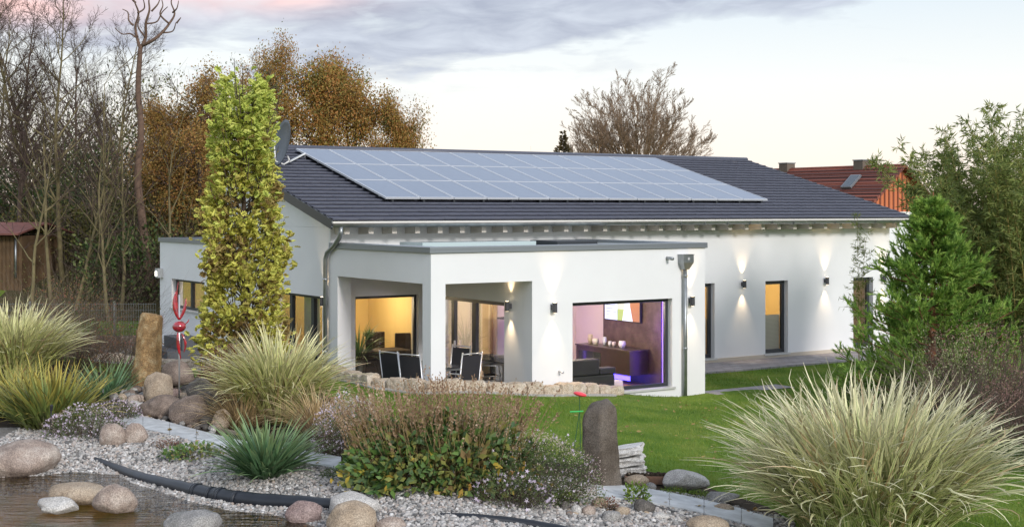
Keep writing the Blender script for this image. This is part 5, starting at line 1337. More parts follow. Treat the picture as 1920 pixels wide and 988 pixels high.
# dense undergrowth of the wood
ug = [(20, 52, 3.0, 3.2), (110, 54, 3.0, 4.0), (210, 50, 2.8, 3.6), (290, 47, 2.4, 3.9), (365, 48, 2.4, 3.6), (420, 50, 2.6, 4.2), (160, 62, 4.0, 6.5), (290, 60, 4.0, 6.8), (400, 62, 4.0, 7.0), (40, 64, 4.0, 6.5), (250, 44, 1.8, 2.6), (325, 45, 1.8, 3.0), (500, 58, 4, 6), (120, 48, 2.4, 2.2)]
places = ['at the far left behind the shed', 'behind the second bare tree', 'between the forked tree and the shed', 'left of the annex roof', 'behind the annex roof', 'behind the yellow tree', 'deep in the wood left of the forked trunk', 'deep in the wood right of the forked trunk', 'deep in the wood behind the rust leaved tree', 'deep in the wood above the shed roof', 'low behind the wire fence', 'low beside the annex corner', 'behind the satellite dish', 'low on the slope right of the shed']
for i, ((px, y, rad, h), pl) in enumerate(zip(ug, places)):
    shrub(px, y, rad, h, 'dark brown green thicket ' + pl, 'leaf_wood' if i % 2 else 'leaf_dkgreen', 200 + 2 * i, 5200 if h > 3 else 3000, .14, 160, 'twig_grey' if i % 2 else 'twig_dark', 'thicket', zc=.25, shell=.3, lump=.6, r=.018)

# yellow columnar oak
def yellow_oak():
    p = np.array([*dep(456, 27.0)[:2], 0]); p[2] = gz(p[0], p[1])
    t = thing('columnar_oak', 'narrow columnar tree with dense yellow green leaves before the gable', 'tree', tuple(p))
    rng = np.random.default_rng(91); Ht = 5.85
    mb = MB(); mb.tube([(0, 0, -.1), (.03, 0, 2), (.0, .02, 4), (.05, 0, Ht - .3)], [.085, .065, .04, .012], 8); mb.build('trunk', BARK['bark'], t, True)
    N = 150; z0 = rng.uniform(.25, 5.2, N); a = rng.uniform(0, 6.28, N); Lb = rng.uniform(.9, 1.5, N)
    th0 = rng.uniform(.6, 1.0, N); S = 6; pos = [np.stack([0 * z0, 0 * z0, z0], 1)]
    for k in range(S):
        th = th0 * (1 - k / S * .85); pos.append(pos[-1] + np.stack([np.sin(th) * np.cos(a), np.sin(th) * np.sin(a), np.cos(th)], 1) * (Lb / S)[:, None])
    pos = np.stack(pos, 1)
    V, Fc = tubes_np(pos, np.tile(np.linspace(.016, .005, S + 1), (N, 1)), 4); mk('branches', V, Fc, BARK['bark'], t)
    # leaves gathered in sprays, outline wider at mid height, irregular
    n = 560; z = rng.uniform(.15, Ht, n); a = rng.uniform(0, 6.28, n)
    zz = z / Ht; R = np.interp(zz, [0, .06, .2, .35, .5, .62, .75, .88, .96, 1.0], [.35, .70, .80, .80, .68, .56, .53, .52, .46, .28])
    R = R * (1 + .16 * np.sin(a * 2 + z * 2.3) + .12 * np.sin(z * 5.1 + a * 3))
    r = R * np.sqrt(rng.uniform(.25, 1, n)); c = np.stack([r * np.cos(a), r * np.sin(a), z], 1)
    c[:, 0] += .02 - .03 * zz
    per = 17; P = np.repeat(c, per, 0) + rng.normal(0, 1, (n * per, 3)) * np.array([.085, .085, .12]); a2 = np.repeat(a, per)
    d = np.stack([np.cos(a2), np.sin(a2), .2 + 0 * a2], 1) + rng.normal(0, .65, (n * per, 3))
    d = norm(d); F3 = frames(d, rng.normal(0, .9, n * per)); sz = .150 * rng.uniform(.6, 1.2, n * per)
    hi = P[:, 2] / Ht + rng.normal(0, .12, len(P)) > .74
    low = foliage('yellow_oak_leaf', [(.20, .15, .04), (.38, .32, .08), (.56, .52, .11), (.72, .70, .15), (.52, .54, .11), (.42, .30, .08)], .4, clump=5, clumpw=.4)
    top = foliage('green_oak_leaf', [(.20, .25, .05), (.38, .45, .09), (.56, .63, .13), (.68, .70, .18), (.44, .42, .09)], .4, clump=5, clumpw=.4)
    cl = np.array([noise.noise(Vector(v) * 2.4) for v in P]); br = (~hi) & (cl + rng.normal(0, .18, len(P)) > .27)
    hi2 = ~hi & ~br; V, Fc = scatter(*OAK, F3[hi2], sz[hi2], P[hi2]); mk('yellow_leaves', V, Fc, low, t)
    V, Fc = scatter(*OAK, F3[br], sz[br] * .95, P[br]); mk('brown_leaves', V, Fc, foliage('brown_oak_leaf', [(.12, .07, .025), (.24, .16, .055), (.36, .27, .09), (.42, .35, .12)], .4, clump=6), t)
    V, Fc = scatter(*OAK, F3[hi], sz[hi], P[hi]); mk('green_leaves', V, Fc, top, t)
yellow_oak()
# young giant conifer at the right
def sequoia():
    p = np.array([*dep(1748, 27.0)[:2], 0]); p[2] = gz(p[0], p[1]); t = thing('conifer', 'bushy bright green young conifer before the right end of the house', 'tree', tuple(p))
    rng = np.random.default_rng(12); Ht = 4.35
    mb = MB(); mb.tube([(0, 0, -.1), (0, 0, 2), (.02, 0, Ht)], [.11, .06, .01], 8); mb.build('trunk', mat('cinnamon_bark', (.28, .11, .05), .9, noise_amt=.4, nscale=8), t, True)
    N = 230; z0 = .1 + (Ht - .35) * np.sort(rng.uniform(0, 1, N) ** 1.15); a = np.arange(N) * 2.4 + rng.normal(0, .3, N)
    u = z0 / Ht; Lb = np.interp(u, [0, .15, .35, .6, .85, 1], [1.78, 1.76, 1.52, .96, .38, .10]) * rng.uniform(.7, 1.15, N)
    S = 6; pos = [np.stack([0 * z0, 0 * z0, z0], 1)]; 
    for k in range(S):
        th = 1.65 - (k / S) * .75; pos.append(pos[-1] + np.stack([np.sin(th) * np.cos(a), np.sin(th) * np.sin(a), np.cos(th) + 0 * a], 1) * (Lb / S)[:, None])
    pos = np.stack(pos, 1); V, Fc = tubes_np(pos, np.tile(np.linspace(.018, .006, S + 1), (N, 1)), 4); mk('branches', V, Fc, mat('branch_bark', (.20, .09, .045), .9), t)
    # plumes along outer 2/3 of each branch
    pl = 24; tt = rng.uniform(.10, 1.0, (N, pl)); ii = tt * S; i0 = np.minimum(ii.astype(int), S - 1); fr = ii - i0
    base = pos[np.arange(N)[:, None], i0] * (1 - fr[..., None]) + pos[np.arange(N)[:, None], i0 + 1] * fr[..., None]
    dirb = norm(pos[np.arange(N)[:, None], i0 + 1] - pos[np.arange(N)[:, None], i0])
    pd = norm(dirb * .8 + rng.normal(0, .55, base.shape) + np.array([0, 0, .55])); pb = base.reshape(-1, 3); pd = pd.reshape(-1, 3); Lp = np.clip(.30 * rng.uniform(.6, 1.1, len(pb)), 0, .4) * np.repeat(np.clip(Lb / .8, .5, 1), pl)
    nb = 40; q = rng.uniform(.0, 1, (len(pb), nb)); P = pb[:, None] + pd[:, None] * (q * Lp[:, None])[..., None]
    dd = norm(pd[:, None] * 1.0 + rng.normal(0, .27, P.shape)); n = P.shape[0] * nb
    sz = np.stack([np.full(n, .11), rng.uniform(.07, .12, n), np.full(n, .1)], 1)
    NEED = (np.array([(0, 0, 0), (.05, .3, 0), (0, 1, 0), (-.05, .3, 0)]), np.array([(0, 1, 2), (0, 2, 3)]))
    sz[:, 0] = .15
    V, Fc = scatter(*NEED, frames(dd.reshape(-1, 3), rng.uniform(0, 6, n)), sz, P.reshape(-1, 3))
    mk('needles', V, Fc, foliage('bright_conifer_needle', [(.04, .09, .022), (.10, .20, .035), (.20, .34, .06), (.36, .50, .10), (.54, .68, .20)], .3, clump=5, clumpw=.6), t)
sequoia()
# bamboo
M['bamboo_leaf'] = foliage('bamboo_leaf', [(.09, .13, .035), (.15, .20, .05), (.24, .28, .075), (.38, .38, .14)], .35, clump=1.5)
M['culm'] = mat('bamboo_culm', (.34, .27, .07), .45, noise_amt=.3, nscale=3)
def bamboo(px, y, n, h, rad, label, seed, leaves=60, lean=.28, r=.016, lsz=.13, z=None):
    p = np.array([*dep(px, y)[:2], 0]); p[2] = gz(p[0], p[1]); t = thing('bamboo', label, 'bamboo', tuple(p))
    rng = np.random.default_rng(seed); a = rng.uniform(0, 6.28, n); rr = rad * np.sqrt(rng.uniform(0, 1, n)); b = np.stack([rr * np.cos(a), rr * np.sin(a), 0 * a], 1)
    S = 12; L = h * rng.uniform(.72, 1.08, n); pos = [b]; ln = rng.uniform(.03, lean, n)
    for k in range(S):
        th = ln * (.5 + (k / S) ** 2 * 3.2); pos.append(pos[-1] + np.stack([np.sin(th) * np.cos(a), np.sin(th) * np.sin(a), np.cos(th)], 1) * (L / S)[:, None])
    pos = np.stack(pos, 1); V, Fc = tubes_np(pos, np.tile(np.linspace(r, r * .2, S + 1), (n, 1)), 5); mk('culms', V, Fc, M['culm'], t, True)
    # side twigs with leaf bundles
    m = leaves; tt = rng.uniform(.16, 1.0, (n, m)) ** .8; ii = tt * S; i0 = np.minimum(ii.astype(int), S - 1); fr = (ii - i0)[..., None]
    q = pos[np.arange(n)[:, None], i0] * (1 - fr) + pos[np.arange(n)[:, None], i0 + 1] * fr
    td = norm(rng.normal(size=q.shape) * np.array([1, 1, .35]) + np.array([0, 0, .55])); tl = rng.uniform(.15, .55, (n, m)) * (1.15 - tt * .6); e = q + td * tl[..., None]
    mid = (q + e) / 2 + np.array([0, 0, .02]); tw = np.stack([q, mid, e], 2).reshape(-1, 3, 3); V, Fc = tubes_np(tw, np.tile([.004, .003, .002], (len(tw), 1)), 3); mk('twigs', V, Fc, M['culm'], t)
    k = 9; u = rng.uniform(.2, 1.1, (n * m, k)); P = (q.reshape(-1, 1, 3) + (e - q).reshape(-1, 1, 3) * u[..., None]); dd = norm(td.reshape(-1, 1, 3) * .7 + rng.normal(0, .6, P.shape) + np.array([0, 0, -.15])); N = n * m * k
    V, Fc = scatter(*LANCE, frames(dd.reshape(-1, 3), rng.uniform(0, 6, N)), lsz * rng.uniform(.6, 1.2, N), P.reshape(-1, 3)); mk('leaves', V, Fc, M['bamboo_leaf'], t)
bamboo(1888, 29.5, 56, 5.7, .95, 'tall leafy bamboo grove at the right edge', 101, 105, lsz=.155)
bamboo(1850, 31.5, 28, 5.4, .6, 'bamboo clump behind the conifer left of the tall grove', 102, 105, lean=.22, lsz=.155)
bamboo(1965, 27.5, 24, 5.7, .8, 'tall bamboo clump cut by the right picture edge', 103, 90, lsz=.155)
bamboo(1610, 31.5, 2, 3.85, .04, 'single thin bamboo shoot before the right window', 104, 46, lean=.05, r=.010, lsz=.12)

# ------------------------------------------------------------------ neighbour buildings
def red_house():
    ap = dep(1687, 60, 5.95); an = math.radians(32)
    t = thing('neighbour_house', 'neighbouring house with red tiled roof and orange boarded gable beyond the roof', 'house', (ap[0], ap[1], 0), an)
    hz, hw, ez, ln = 5.95, 4.4, 2.3, 9.0
    rt = bpy.data.materials.new('red_roof_tile'); rt.use_nodes = True; nt = rt.node_tree; N = nt.nodes; L = nt.links; b = N['Principled BSDF']
    tc = N.new('ShaderNodeTexCoord'); br = N.new('ShaderNodeTexBrick'); mp = N.new('ShaderNodeMapping'); L.new(tc.outputs['Object'], mp.inputs[0]); mp.inputs['Rotation'].default_value = (math.radians(90), 0, math.radians(90)); L.new(mp.outputs[0], br.inputs[0])
    br.inputs['Scale'].default_value = 1; br.inputs['Brick Width'].default_value = .25; br.inputs['Row Height'].default_value = .22; br.inputs['Mortar Size'].default_value = .03
    br.inputs['Color1'].default_value = (.26, .075, .045, 1); br.inputs['Color2'].default_value = (.17, .050, .035, 1); br.inputs['Mortar'].default_value = (.07, .025, .02, 1)
    L.new(br.outputs[0], b.inputs['Base Color']); b.inputs['Roughness'].default_value = .8
    for sgn in (-1, 1):
        mb = MB(); x0, x1 = 0, sgn * (hw + .3); ze = ez - .3
        V = [(x0, -.35, hz), (x1, -.35, ze), (x1, ln, ze), (x0, ln, hz)]; V += [(x, y, z - .14) for x, y, z in V]
        mb.add(V, [(0, 1, 2, 3), (7, 6, 5, 4), (0, 4, 5, 1), (1, 5, 6, 2), (2, 6, 7, 3)]); mb.build('roof', rt, t)
    # course ribs so the tiles have relief
    mb = MB()
    sl = (hz - ez + .3) / (hw + .3)
    for i in range(26):
        x = -(i + .5) * (hw + .3) / 26; z = hz + x * sl
        mb.box(x - .03, x + .03, -.35, ln, z + .0, z + .022)
    mb.build('roof_course', rt, t)
    og = bpy.data.materials.new('orange_boarding'); og.use_nodes = True; nt = og.node_tree; N = nt.nodes; L = nt.links; b = N['Principled BSDF']; b.inputs['Base Color'].default_value = (.56, .17, .07, 1); b.inputs['Roughness'].default_value = .8
    mb = MB(); lz = 3.86; lw = (hz - .15 - lz) / (hz - .15 - ez) * hw; mb.add([(-lw, .0, lz), (lw, 0, lz), (0, 0, hz - .15), (-lw, .1, lz), (lw, .1, lz), (0, .1, hz - .15)], [(0, 1, 2), (5, 4, 3), (0, 3, 4, 1)]); mb.build('gable_boarding', og, t)
    mb = MB(); mb.add([(-hw, .0, ez), (hw, 0, ez), (lw, 0, lz), (-lw, 0, lz)], [(0, 1, 2, 3)]); mb.build('gable_wall', M['stucco'], t)
    k = -lw + .15; bmt = mat('batten_orange', (.22, .065, .035), .8)
    while k < lw - .1:
        top = lz + (lw - abs(k)) / lw * (hz - .2 - lz); mb = MB(); mb.box(k - .035, k + .035, -.04, -.002, lz, max(lz + .05, top - .05)); mb.build('gable_batten', bmt, t); k += .27
    mb = MB(); mb.box(-hw, hw, -.02, 8.6, -.2, ez - .003); mb.build('wall', M['stucco'], t)
    mb = MB(); mb.box(-lw - .1, lw + .1, -.12, -.042, lz - .12, lz + .02); mb.build('ledge', mat('white_ledge', (.75, .74, .70), .6), t)
    ck = mat('chimney_cladding', (.13, .10, .075), .7)
    for y, x in ((2.2, .0), (7.0, .0)):
        mb = MB(); mb.box(x - .25, x + .25, y - .28, y + .28, hz - .4, hz + .20); c = mb.build('chimney', ck, t); mb = MB(); mb.box(x - .28, x + .28, y - .31, y + .31, hz + .203, hz + .25); mb.build('chimney_cap', M['trim'], c)
    x = -.95; z = hz + x * sl
    R = Matrix.Translation((x, 1.9, z + .02)) @ Matrix.Rotation(-math.atan(sl), 4, 'Y')
    mb = MB(); mb.box(-.42, .42, -.30, .30, .0, .10, R); s = mb.build('skylight', M['trim'], t); mb = MB(); mb.box(-.36, .36, -.24, .24, .102, .11, R); mb.build('pane', mat('skylight_glass', (.08, .10, .12), .25, spec=.5), s)
red_house()
def shed():
    p = gd(-2, 45); p = (p[0], p[1], p[2] + .50); t = thing('wooden_shed', 'small brown wooden shed with a red roof at the left edge', 'shed', p, -.25)
    wm = mat('shed_boards', (.13, .075, .035), .85, noise_amt=.4, nscale=3); 
    mb = MB(); mb.box(-2.2, .80, 0, 2.4, -.9, 1.25); mb.build('wall', wm, t)
    mb = MB(); k = -2.1
    while k < .75: mb.box(k, k + .11, -.025, -.003, -.8, 1.22); k += .15
    mb.build('cladding_board', wm, t)
    mb = MB(); mb.add([(-2.5, -.4, 1.28), (.98, -.4, 1.28), (.98, 1.2, 1.62), (-2.5, 1.2, 1.62), (-2.5, -.4, 1.34), (.98, -.4, 1.34), (.98, 1.2, 1.68), (-2.5, 1.2, 1.68)], [(0, 1, 2, 3), (4, 7, 6, 5), (0, 4, 5, 1), (1, 5, 6, 2), (3, 2, 6, 7)])
    mb.add([(-2.5, 2.8, 1.28), (.98, 2.8, 1.28), (.98, 1.2, 1.62), (-2.5, 1.2, 1.62), (-2.5, 2.8, 1.34), (.98, 2.8, 1.34), (.98, 1.2, 1.681), (-2.5, 1.2, 1.681)], [(3, 2, 1, 0), (5, 6, 7, 4), (1, 5, 4, 0), (2, 6, 5, 1)])
    mb.build('roof', mat('shed_red_roof', (.20, .075, .06), .75, noise_amt=.3), t)
    mb = MB(); mb.tube([(.66, -.06, 1.2), (.66, -.06, -.1)], .035, 8); mb.build('downpipe', M['zinc'], t, True)
shed()
# garden wall with wire fence
def fence():
    a = np.array(dep(120, 39.5)); b = np.array(H(0.2, 15.8)); b = np.array([b[0] - .1, b[1], 0]); v = b - a; Ln = float(np.hypot(v[0], v[1])); an = math.atan2(v[1], v[0])
    t = thing('garden_wall', 'low wall of roughly squared grey brown blocks left of the annex', 'wall', (a[0], a[1], 0), an)
    rng = random.Random(4)
    for r in range(2):
        x = -2.5
        mb = MB()
        while x < Ln:
            w = rng.uniform(.3, .6); mb.box(x + .01, min(x + w - .01, Ln), rng.uniform(-.14, -.10), .12, r * .24 - .1 + .01, (r + 1) * .24 - .1 - .005); x += w
        mb.build('block_course', rock_mat('wall_block', (.15, .12, .10), (.24, .19, .16), (.32, .27, .22)), t, bevel=.02)
    f = thing('wire_fence', 'grey welded wire mesh fence standing on the low block wall', 'fence', (a[0], a[1], .37), an)
    mb = MB(); x = -2.5
    while x < Ln: mb.tube([(x, 0, 0), (x, 0, .95)], .004, 3, False); x += .07
    for k in range(6): mb.tube([(-2.5, .0, .02 + k * .18), (Ln, .0, .02 + k * .18)], .005, 3, False)
    mb.build('wire_mesh', M['zinc'], f)
    for k in (-1.0, 1.4, 3.8): 
        if k < Ln: mb = MB(); mb.box(k, k + .05, .01, .06, -.05, 1.0); mb.build('post', M['zinc'], f)
fence()

# ------------------------------------------------------------------ objects on and around the house
def steps():
    p = H(-.55, 12.9); t = thing('garden_steps', 'dark grey block steps at the annex wall behind the yellow tree', 'steps', tuple(p), TH)
    m = mat('dark_steps', (.085, .088, .10), .6)
    mb = MB(); mb.box(-.5, .48, -1.3, .30, .021, .36); mb.build('lower_step', m, t, bevel=.01)
    mb = MB(); mb.box(-.1, .48, -1.3, .10, .362, .66); mb.build('upper_step', m, t, bevel=.01)
steps()
mb = MB(); mb.tube([(math.cos(a) * .11, 0, math.sin(a) * .16) for a in np.linspace(0, 2 * math.pi, 20)], .012, 6); o = mb.build('hose_ring', mat('red_ring', (.5, .12, .10), .5), None, True)
p = H(-.03, 15.0, .86); o.location = p; o.rotation_euler = (0, 0, TH + math.pi / 2); tag(o, 'thin red ring hanging on the annex corner below the lantern', 'ring')
def dish():
    R = onroof = None
    p = H(.30, 9.15, rz_(9.15)); t = thing('satellite_dish', 'dark satellite dish on a white bent arm at the left end of the roof', 'satellite dish', tuple(p))
    wh = mat('white_tube', (.72, .72, .70), .4)
    c = Vector(dep(534, 33.6, 5.58)) - Vector(p); base = Vector(dep(572, 35.0, 5.40)) - Vector(p)
    mb = MB(); mb.tube([base + Vector((0, 0, -.25)), base, c + Vector((.12, .02, -.42)), c + Vector((.05, .1, -.3))], .025, 8); mb.build('mounting_arm', wh, t, True)
    mb = MB(); mb.tube([c + Vector((.10, .0, -.42)), c + Vector((-.02, 0, -.50)), c + Vector((-.22, -.05, -.42)), c + Vector((-.25, -.05, .0))], .02, 8); mb.build('feed_arm', wh, t, True)
    V = []; Fs = []; n = 32; rows = 8
    nd = Vector((-.84, -.50, .20)).normalized(); x = Vector((0, 0, 1)).cross(nd).normalized(); y = nd.cross(x)
    for s, o_ in ((1, 0), (-1, .012)):
        for i in range(rows + 1):
            r = i / rows
            for j in range(n):
                a = 2 * math.pi * j / n; V.append(c + x * math.cos(a) * r * .52 + y * math.sin(a) * r * .58 + nd * (r * r * .10 - o_))
    K = (rows + 1) * n
    for b in (0, K):
        for i in range(rows):
            for j in range(n): 
                f = (b + i * n + j, b + i * n + (j + 1) % n, b + (i + 1) * n + (j + 1) % n, b + (i + 1) * n + j); Fs.append(f)
    for j in range(n): Fs.append((rows * n + j, rows * n + (j + 1) % n, K + rows * n + (j + 1) % n, K + rows * n + j))
    mk('reflector', V, Fs, mat('dark_dish', (.06, .075, .09), .4), t, True)
    mb = MB(); q = c + Vector((-.26, -.05, .02)); mb.box(q.x - .06, q.x + .06, q.y - .05, q.y + .05, q.z - .06, q.z + .06); mb.build('feed_horn', mat('beige_feed', (.45, .44, .40), .5), t, bevel=.01)
dish()
# porch furniture
def chair(a, b, rz, label, proto=[None]):
    if proto[0] is not None:
        r = proto[0].copy(); C.objects.link(r); r.location = H(a, b, .0); r.rotation_euler = (0, 0, TH + rz); r['label'] = label
        for ch in list(proto[0].children):
            c = ch.copy(); C.objects.link(c); c.parent = r
        return r
    t = thing('garden_chair', label, 'chair', tuple(H(a, b, 0.0)), TH + rz, 'garden chairs round the porch table'); proto[0] = t
    for s in (-1, 1):
        mb = MB(); x = s * .25
        mb.tube([(x, -.30, .0), (x, -.16, .42), (x, -.27, 1.10)], .016, 8); mb.build('back_upright', M['alu'], t, True)
        mb = MB(); mb.tube([(x, .28, .0), (x, .22, .42), (x, -.16, .42)], .014, 8); mb.build('leg', M['alu'], t, True)
        mb = MB(); mb.tube([(x, -.18, .66), (x, .20, .64), (x, .24, .42)], .014, 8); mb.build('armrest', M['alu'], t, True)
    mb = MB(); mb.tube([(-.25, -.265, 1.06), (0, -.29, 1.07), (.25, -.265, 1.06)], .013, 8); mb.tube([(-.25, -.17, .47), (.25, -.17, .47)], .012, 8); mb.build('crossbar', M['alu'], t, True)
    mb = MB(); mb.add([(-.235, -.172, .48), (.235, -.172, .48), (.235, -.262, 1.03), (-.235, -.262, 1.03), (-.235, -.180, .48), (.235, -.180, .48), (.235, -.272, 1.03), (-.235, -.272, 1.03)], [(0, 1, 2, 3), (7, 6, 5, 4), (0, 3, 7, 4), (1, 5, 6, 2), (3, 2, 6, 7), (0, 4, 5, 1)]); mb.build('backrest', M['textile'], t)
    mb = MB(); mb.box(-.235, .235, -.16, .22, .41, .425); mb.build('seat', M['textile'], t, bevel=.005)
    return t
# chair faces +y local
chair(1.62, 1.45, 0.12, 'black and silver garden chair with its back to the lawn before the sliding door')
chair(.62, 2.45, -1.25, 'garden chair left one of the pair seen through the left porch opening')
chair(.72, 1.85, -1.05, 'garden chair right one of the pair seen through the left porch opening')
chair(2.0, 2.5, 1.9, 'garden chair on the far side of the porch table partly hidden by another chair')
t = thing('garden_table', 'silver framed garden table standing in the porch', 'table', tuple(H(1.45, 2.6, 0)), TH)
mb = MB(); mb.box(-.45, .45, -.75, .75, .70, .725); mb.build('table_top', mat('grey_glass_top', (.10, .10, .11), .15), t, bevel=.004)
mb = MB(); mb.box(-.46, .46, -.76, .76, .66, .697); mb.build('table_frame', M['alu'], t)
for sx in (-1, 1):
    for sy in (-1, 1): mb = MB(); mb.box(sx * .42 - .025, sx * .42 + .025, sy * .72 - .025, sy * .72 + .025, 0, .66); mb.build('leg', M['alu'], t)
mb = MB(); mb.lathe([(.05, 0), (.07, .06), (.06, .11), (.05, .11)], 14); o = mb.build('candle_pot', mat('copper_pot', (.55, .25, .12), .4), None, True); o.location = H(1.15, 2.1, .727); tag(o, 'small copper coloured pot standing on the porch table', 'pot')
struct(slab('terrace', [(.01, .33), (2.3, .33), (2.3, 4.3), (.01, 4.3)], -.05, .012, M['terrace']))

# interior furniture seen through the glass
def cushionblock(name, label, cat, a, b, rz, parts, m, grp=None):
    t = thing(name, label, cat, tuple(H(a, b, .0)), TH + rz, grp)
    for nm, x0, x1, y0, y1, z0, z1 in parts:
        mb = MB(); mb.box(x0, x1, y0, y1, z0, z1); mb.build(nm, m, t, bevel=.03, seg=3)
    return t
cushionblock('bench_sofa', 'dark brown upholstered bench behind the dining room window', 'bench', 1.55, 5.15, 0, [('base', -.55, .75, -.25, .45, .02, .62), ('cushion', -.58, .78, -.28, .48, .625, .80)], M['brown_dark'])
def highchair(a, b, rz, label, n=[0]):
    t = thing('dining_chair', label, 'chair', tuple(H(a, b, .0)), TH + rz, 'high backed dining chairs indoors')
    mb = MB(); mb.box(-.24, .24, -.24, -.16, .45, 1.12); mb.build('backrest', M['brown_dark'], t, bevel=.02)
    mb = MB(); mb.box(-.24, .24, -.155, .24, .40, .48); mb.build('seat', M['brown_dark'], t, bevel=.02)
    for x in (-.2, .2):
        for y in (-.2, .2): mb = MB(); mb.box(x - .02, x + .02, y - .02, y + .02, 0.0, .399); mb.build('leg', M['brown_dark'], t)
highchair(2.05, 5.95, math.pi, 'dark high backed dining chair left of its twin behind the dining window')
highchair(2.45, 5.35, math.pi - .3, 'dark high backed dining chair at the right edge of the dining window')
# potted plants indoors
def potplant(a, b, z, h, label, seed, m='strap', pot=(.12, .3), lean=(.1, 1.1), w=.02, N=70, droop=(.6, 2.4)):
    t = thing('potted_plant', label, 'plant', tuple(H(a, b, z)))
    mb = MB(); mb.lathe([(pot[0] * .75, 0), (pot[0], pot[1]), (pot[0] * .9, pot[1]), (pot[0] * .85, pot[1] - .03)], 18); mb.build('pot', mat('dark_pot', (.06, .055, .05), .5), t, True)
    rng = np.random.default_rng(seed); ph = rng.uniform(0, 6.28, N); q = rng.uniform(0, 1, N); P = np.zeros((N, 3)); P[:, 2] = pot[1] - .03
    V, Fc, uv, _, _ = ribbons(P, ph, lean[0] + q * (lean[1] - lean[0]), droop[0] + q * (droop[1] - droop[0]), h * rng.uniform(.7, 1.1, N), np.full(N, w), 7, 1.3, .1, rng); mk('leaves', V, Fc, M[m], t, False, uv)
potplant(1.02, 4.98, .02, 1.05, 'arching grassy houseplant at the left edge of the dining window', 301, pot=(.16, .62), N=90)
potplant(1.42, 5.25, .81, .34, 'small spiky potted plant on the bench in the dining window', 302, pot=(.10, .24), lean=(.1, .8), droop=(.3, 1.2), w=.03, N=40)
# living room
cushionblock('sofa', 'dark grey leather sofa just inside the big wing window', 'sofa', 4.25, .95, 0, [('seat', -.88, .55, -.42, .45, .11, .52), ('backrest', -.88, .12, -.46, -.20, .525, .86), ('armrest', .13, .55, -.46, -.2, .525, .66)], M['sofa'])
cushionblock('sofa', 'dark leather sofa with a cushion visible through the sliding door', 'sofa', 3.1, 1.75, math.pi / 2, [('seat', -.75, .75, -.40, .40, .11, .50), ('backrest', -.75, .75, .10, .40, .505, .88)], M['sofa'])
cushionblock('footstool', 'cream padded footstool on the wooden living room floor', 'footstool', 5.05, 1.05, .3, [('cushion', -.30, .30, -.16, .16, .12, .30)], mat('cream_leather', (.62, .58, .50), .6))
cushionblock('sofa', 'third small sofa deeper inside the living room', 'sofa', 4.45, 3.0, 0, [('seat', -.5, .5, -.3, .35, .11, .62)], M['sofa'])
# television wall: plane a = 6.45, facing -a
t = thing('television', 'large wall mounted television showing a web page beside a woman in a white dress', 'television', tuple(H(6.38, 2.25, 1.86)), TH)
mb = MB(); mb.box(-.05, .0, -.66, .66, -.42, .42); mb.build('casing', M['textile'], t, bevel=.006)
def scr(name, pts, col, off, st=1.0):
    return mk(name, [(-.052 - off, -y, z) for y, z in pts], [tuple(range(len(pts)))], mat('screen_' + name, col, .4, emis=col, estr=st * .75), t)
R_ = lambda a, b, c, d: [(a, c), (b, c), (b, d), (a, d)]
scr('screen', R_(-.64, .64, -.40, .40), (.45, .50, .45), .0, .7)
scr('web_page', R_(-.64, -.17, -.40, .40), (.50, .60, .90), .002, .9)
for k in range(9):
    scr('text_line', R_(-.58, -.58 + [.22, .36, .30, .12, .38, .34, .25, .38, .18][k], .30 - k * .075, .312 - k * .075), (.20, .25, .45), .004, .4)
scr('picture', R_(.30, .64, -.40, .40), (.35, .16, .07), .002, .5)
scr('meadow', R_(-.17, .10, -.40, -.15), (.30, .42, .12), .003, .5)
scr('woman_figure', [(.02, -.40), (.40, -.40), (.33, -.15), (.25, .10), (.24, .22), (.15, .22), (.14, .10), (.08, -.15)], (.62, .68, .85), .006, .8)
scr('woman_hair', [(.15, .22), (.24, .22), (.26, .36), (.20, .40), (.13, .35)], (.16, .07, .04), .008, .4)
mb = MB(); mb.box(6.40, 6.447, .95, 3.05, .1, 2.45); mb.build('television_wall_panel', mat('dark_wood_panel', (.13, .085, .06), .5, noise_amt=.5, nscale=5), house)
t = thing('sideboard', 'long dark wooden sideboard under the television with a blue light strip below', 'sideboard', tuple(H(6.1, 2.35, .1)), TH)
mb = MB(); mb.box(-.26, .26, -1.0, 1.0, .22, .74); mb.build('cabinet', mat('dark_cabinet', (.05, .035, .025), .3, noise_amt=.3), t, bevel=.006)
mb = MB(); mb.box(-.28, .28, -1.02, 1.02, .742, .77); mb.build('top', mat('dark_top', (.06, .045, .035), .3), t, bevel=.004)
mb = MB(); mb.box(-.265, -.262, .05, .9, .32, .64); mb.build('glass_front', mat('dark_green_glass', (.02, .03, .02), .1), t)
mb = MB(); mb.box(-.22, -.20, -.95, .95, .10, .20); mb.build('light_strip', mat('blue_strip', (.1, .1, 1), .5, emis=(.06, .04, 1), estr=6), t)
for i, (b, hh, r, c, lb) in enumerate([(3.15, .22, .07, (.5, .42, .30), 'beige bowl at the left end of the sideboard'), (2.95, .14, .08, (.75, .7, .6), 'white bowl on the sideboard'), (2.6, .2, .05, (.55, .58, .6), 'clear vase on the sideboard'), (2.4, .12, .05, (.6, .6, .62), 'glass tumbler on the sideboard'), (2.25, .12, .05, (.6, .5, .5), 'rosy glass on the sideboard'), (1.95, .16, .09, (.75, .72, .66), 'white pot with dry stalks at the right end of the sideboard')]):
    mb = MB(); mb.lathe([(r * .6, 0), (r, hh * .5), (r * .8, hh), (r * .7, hh)], 14); o = mb.build('vase', mat('ornament', c, .3), None, True); o.location = H(6.1, b, .871); tag(o, lb, 'ornament')
mb = MB(); mb.box(6.40, 6.446, .80, .90, .12, 2.45); mb.build('light_strip', mat('violet_strip', (.3, .1, 1), .5, emis=(.13, .06, 1), estr=4), house)
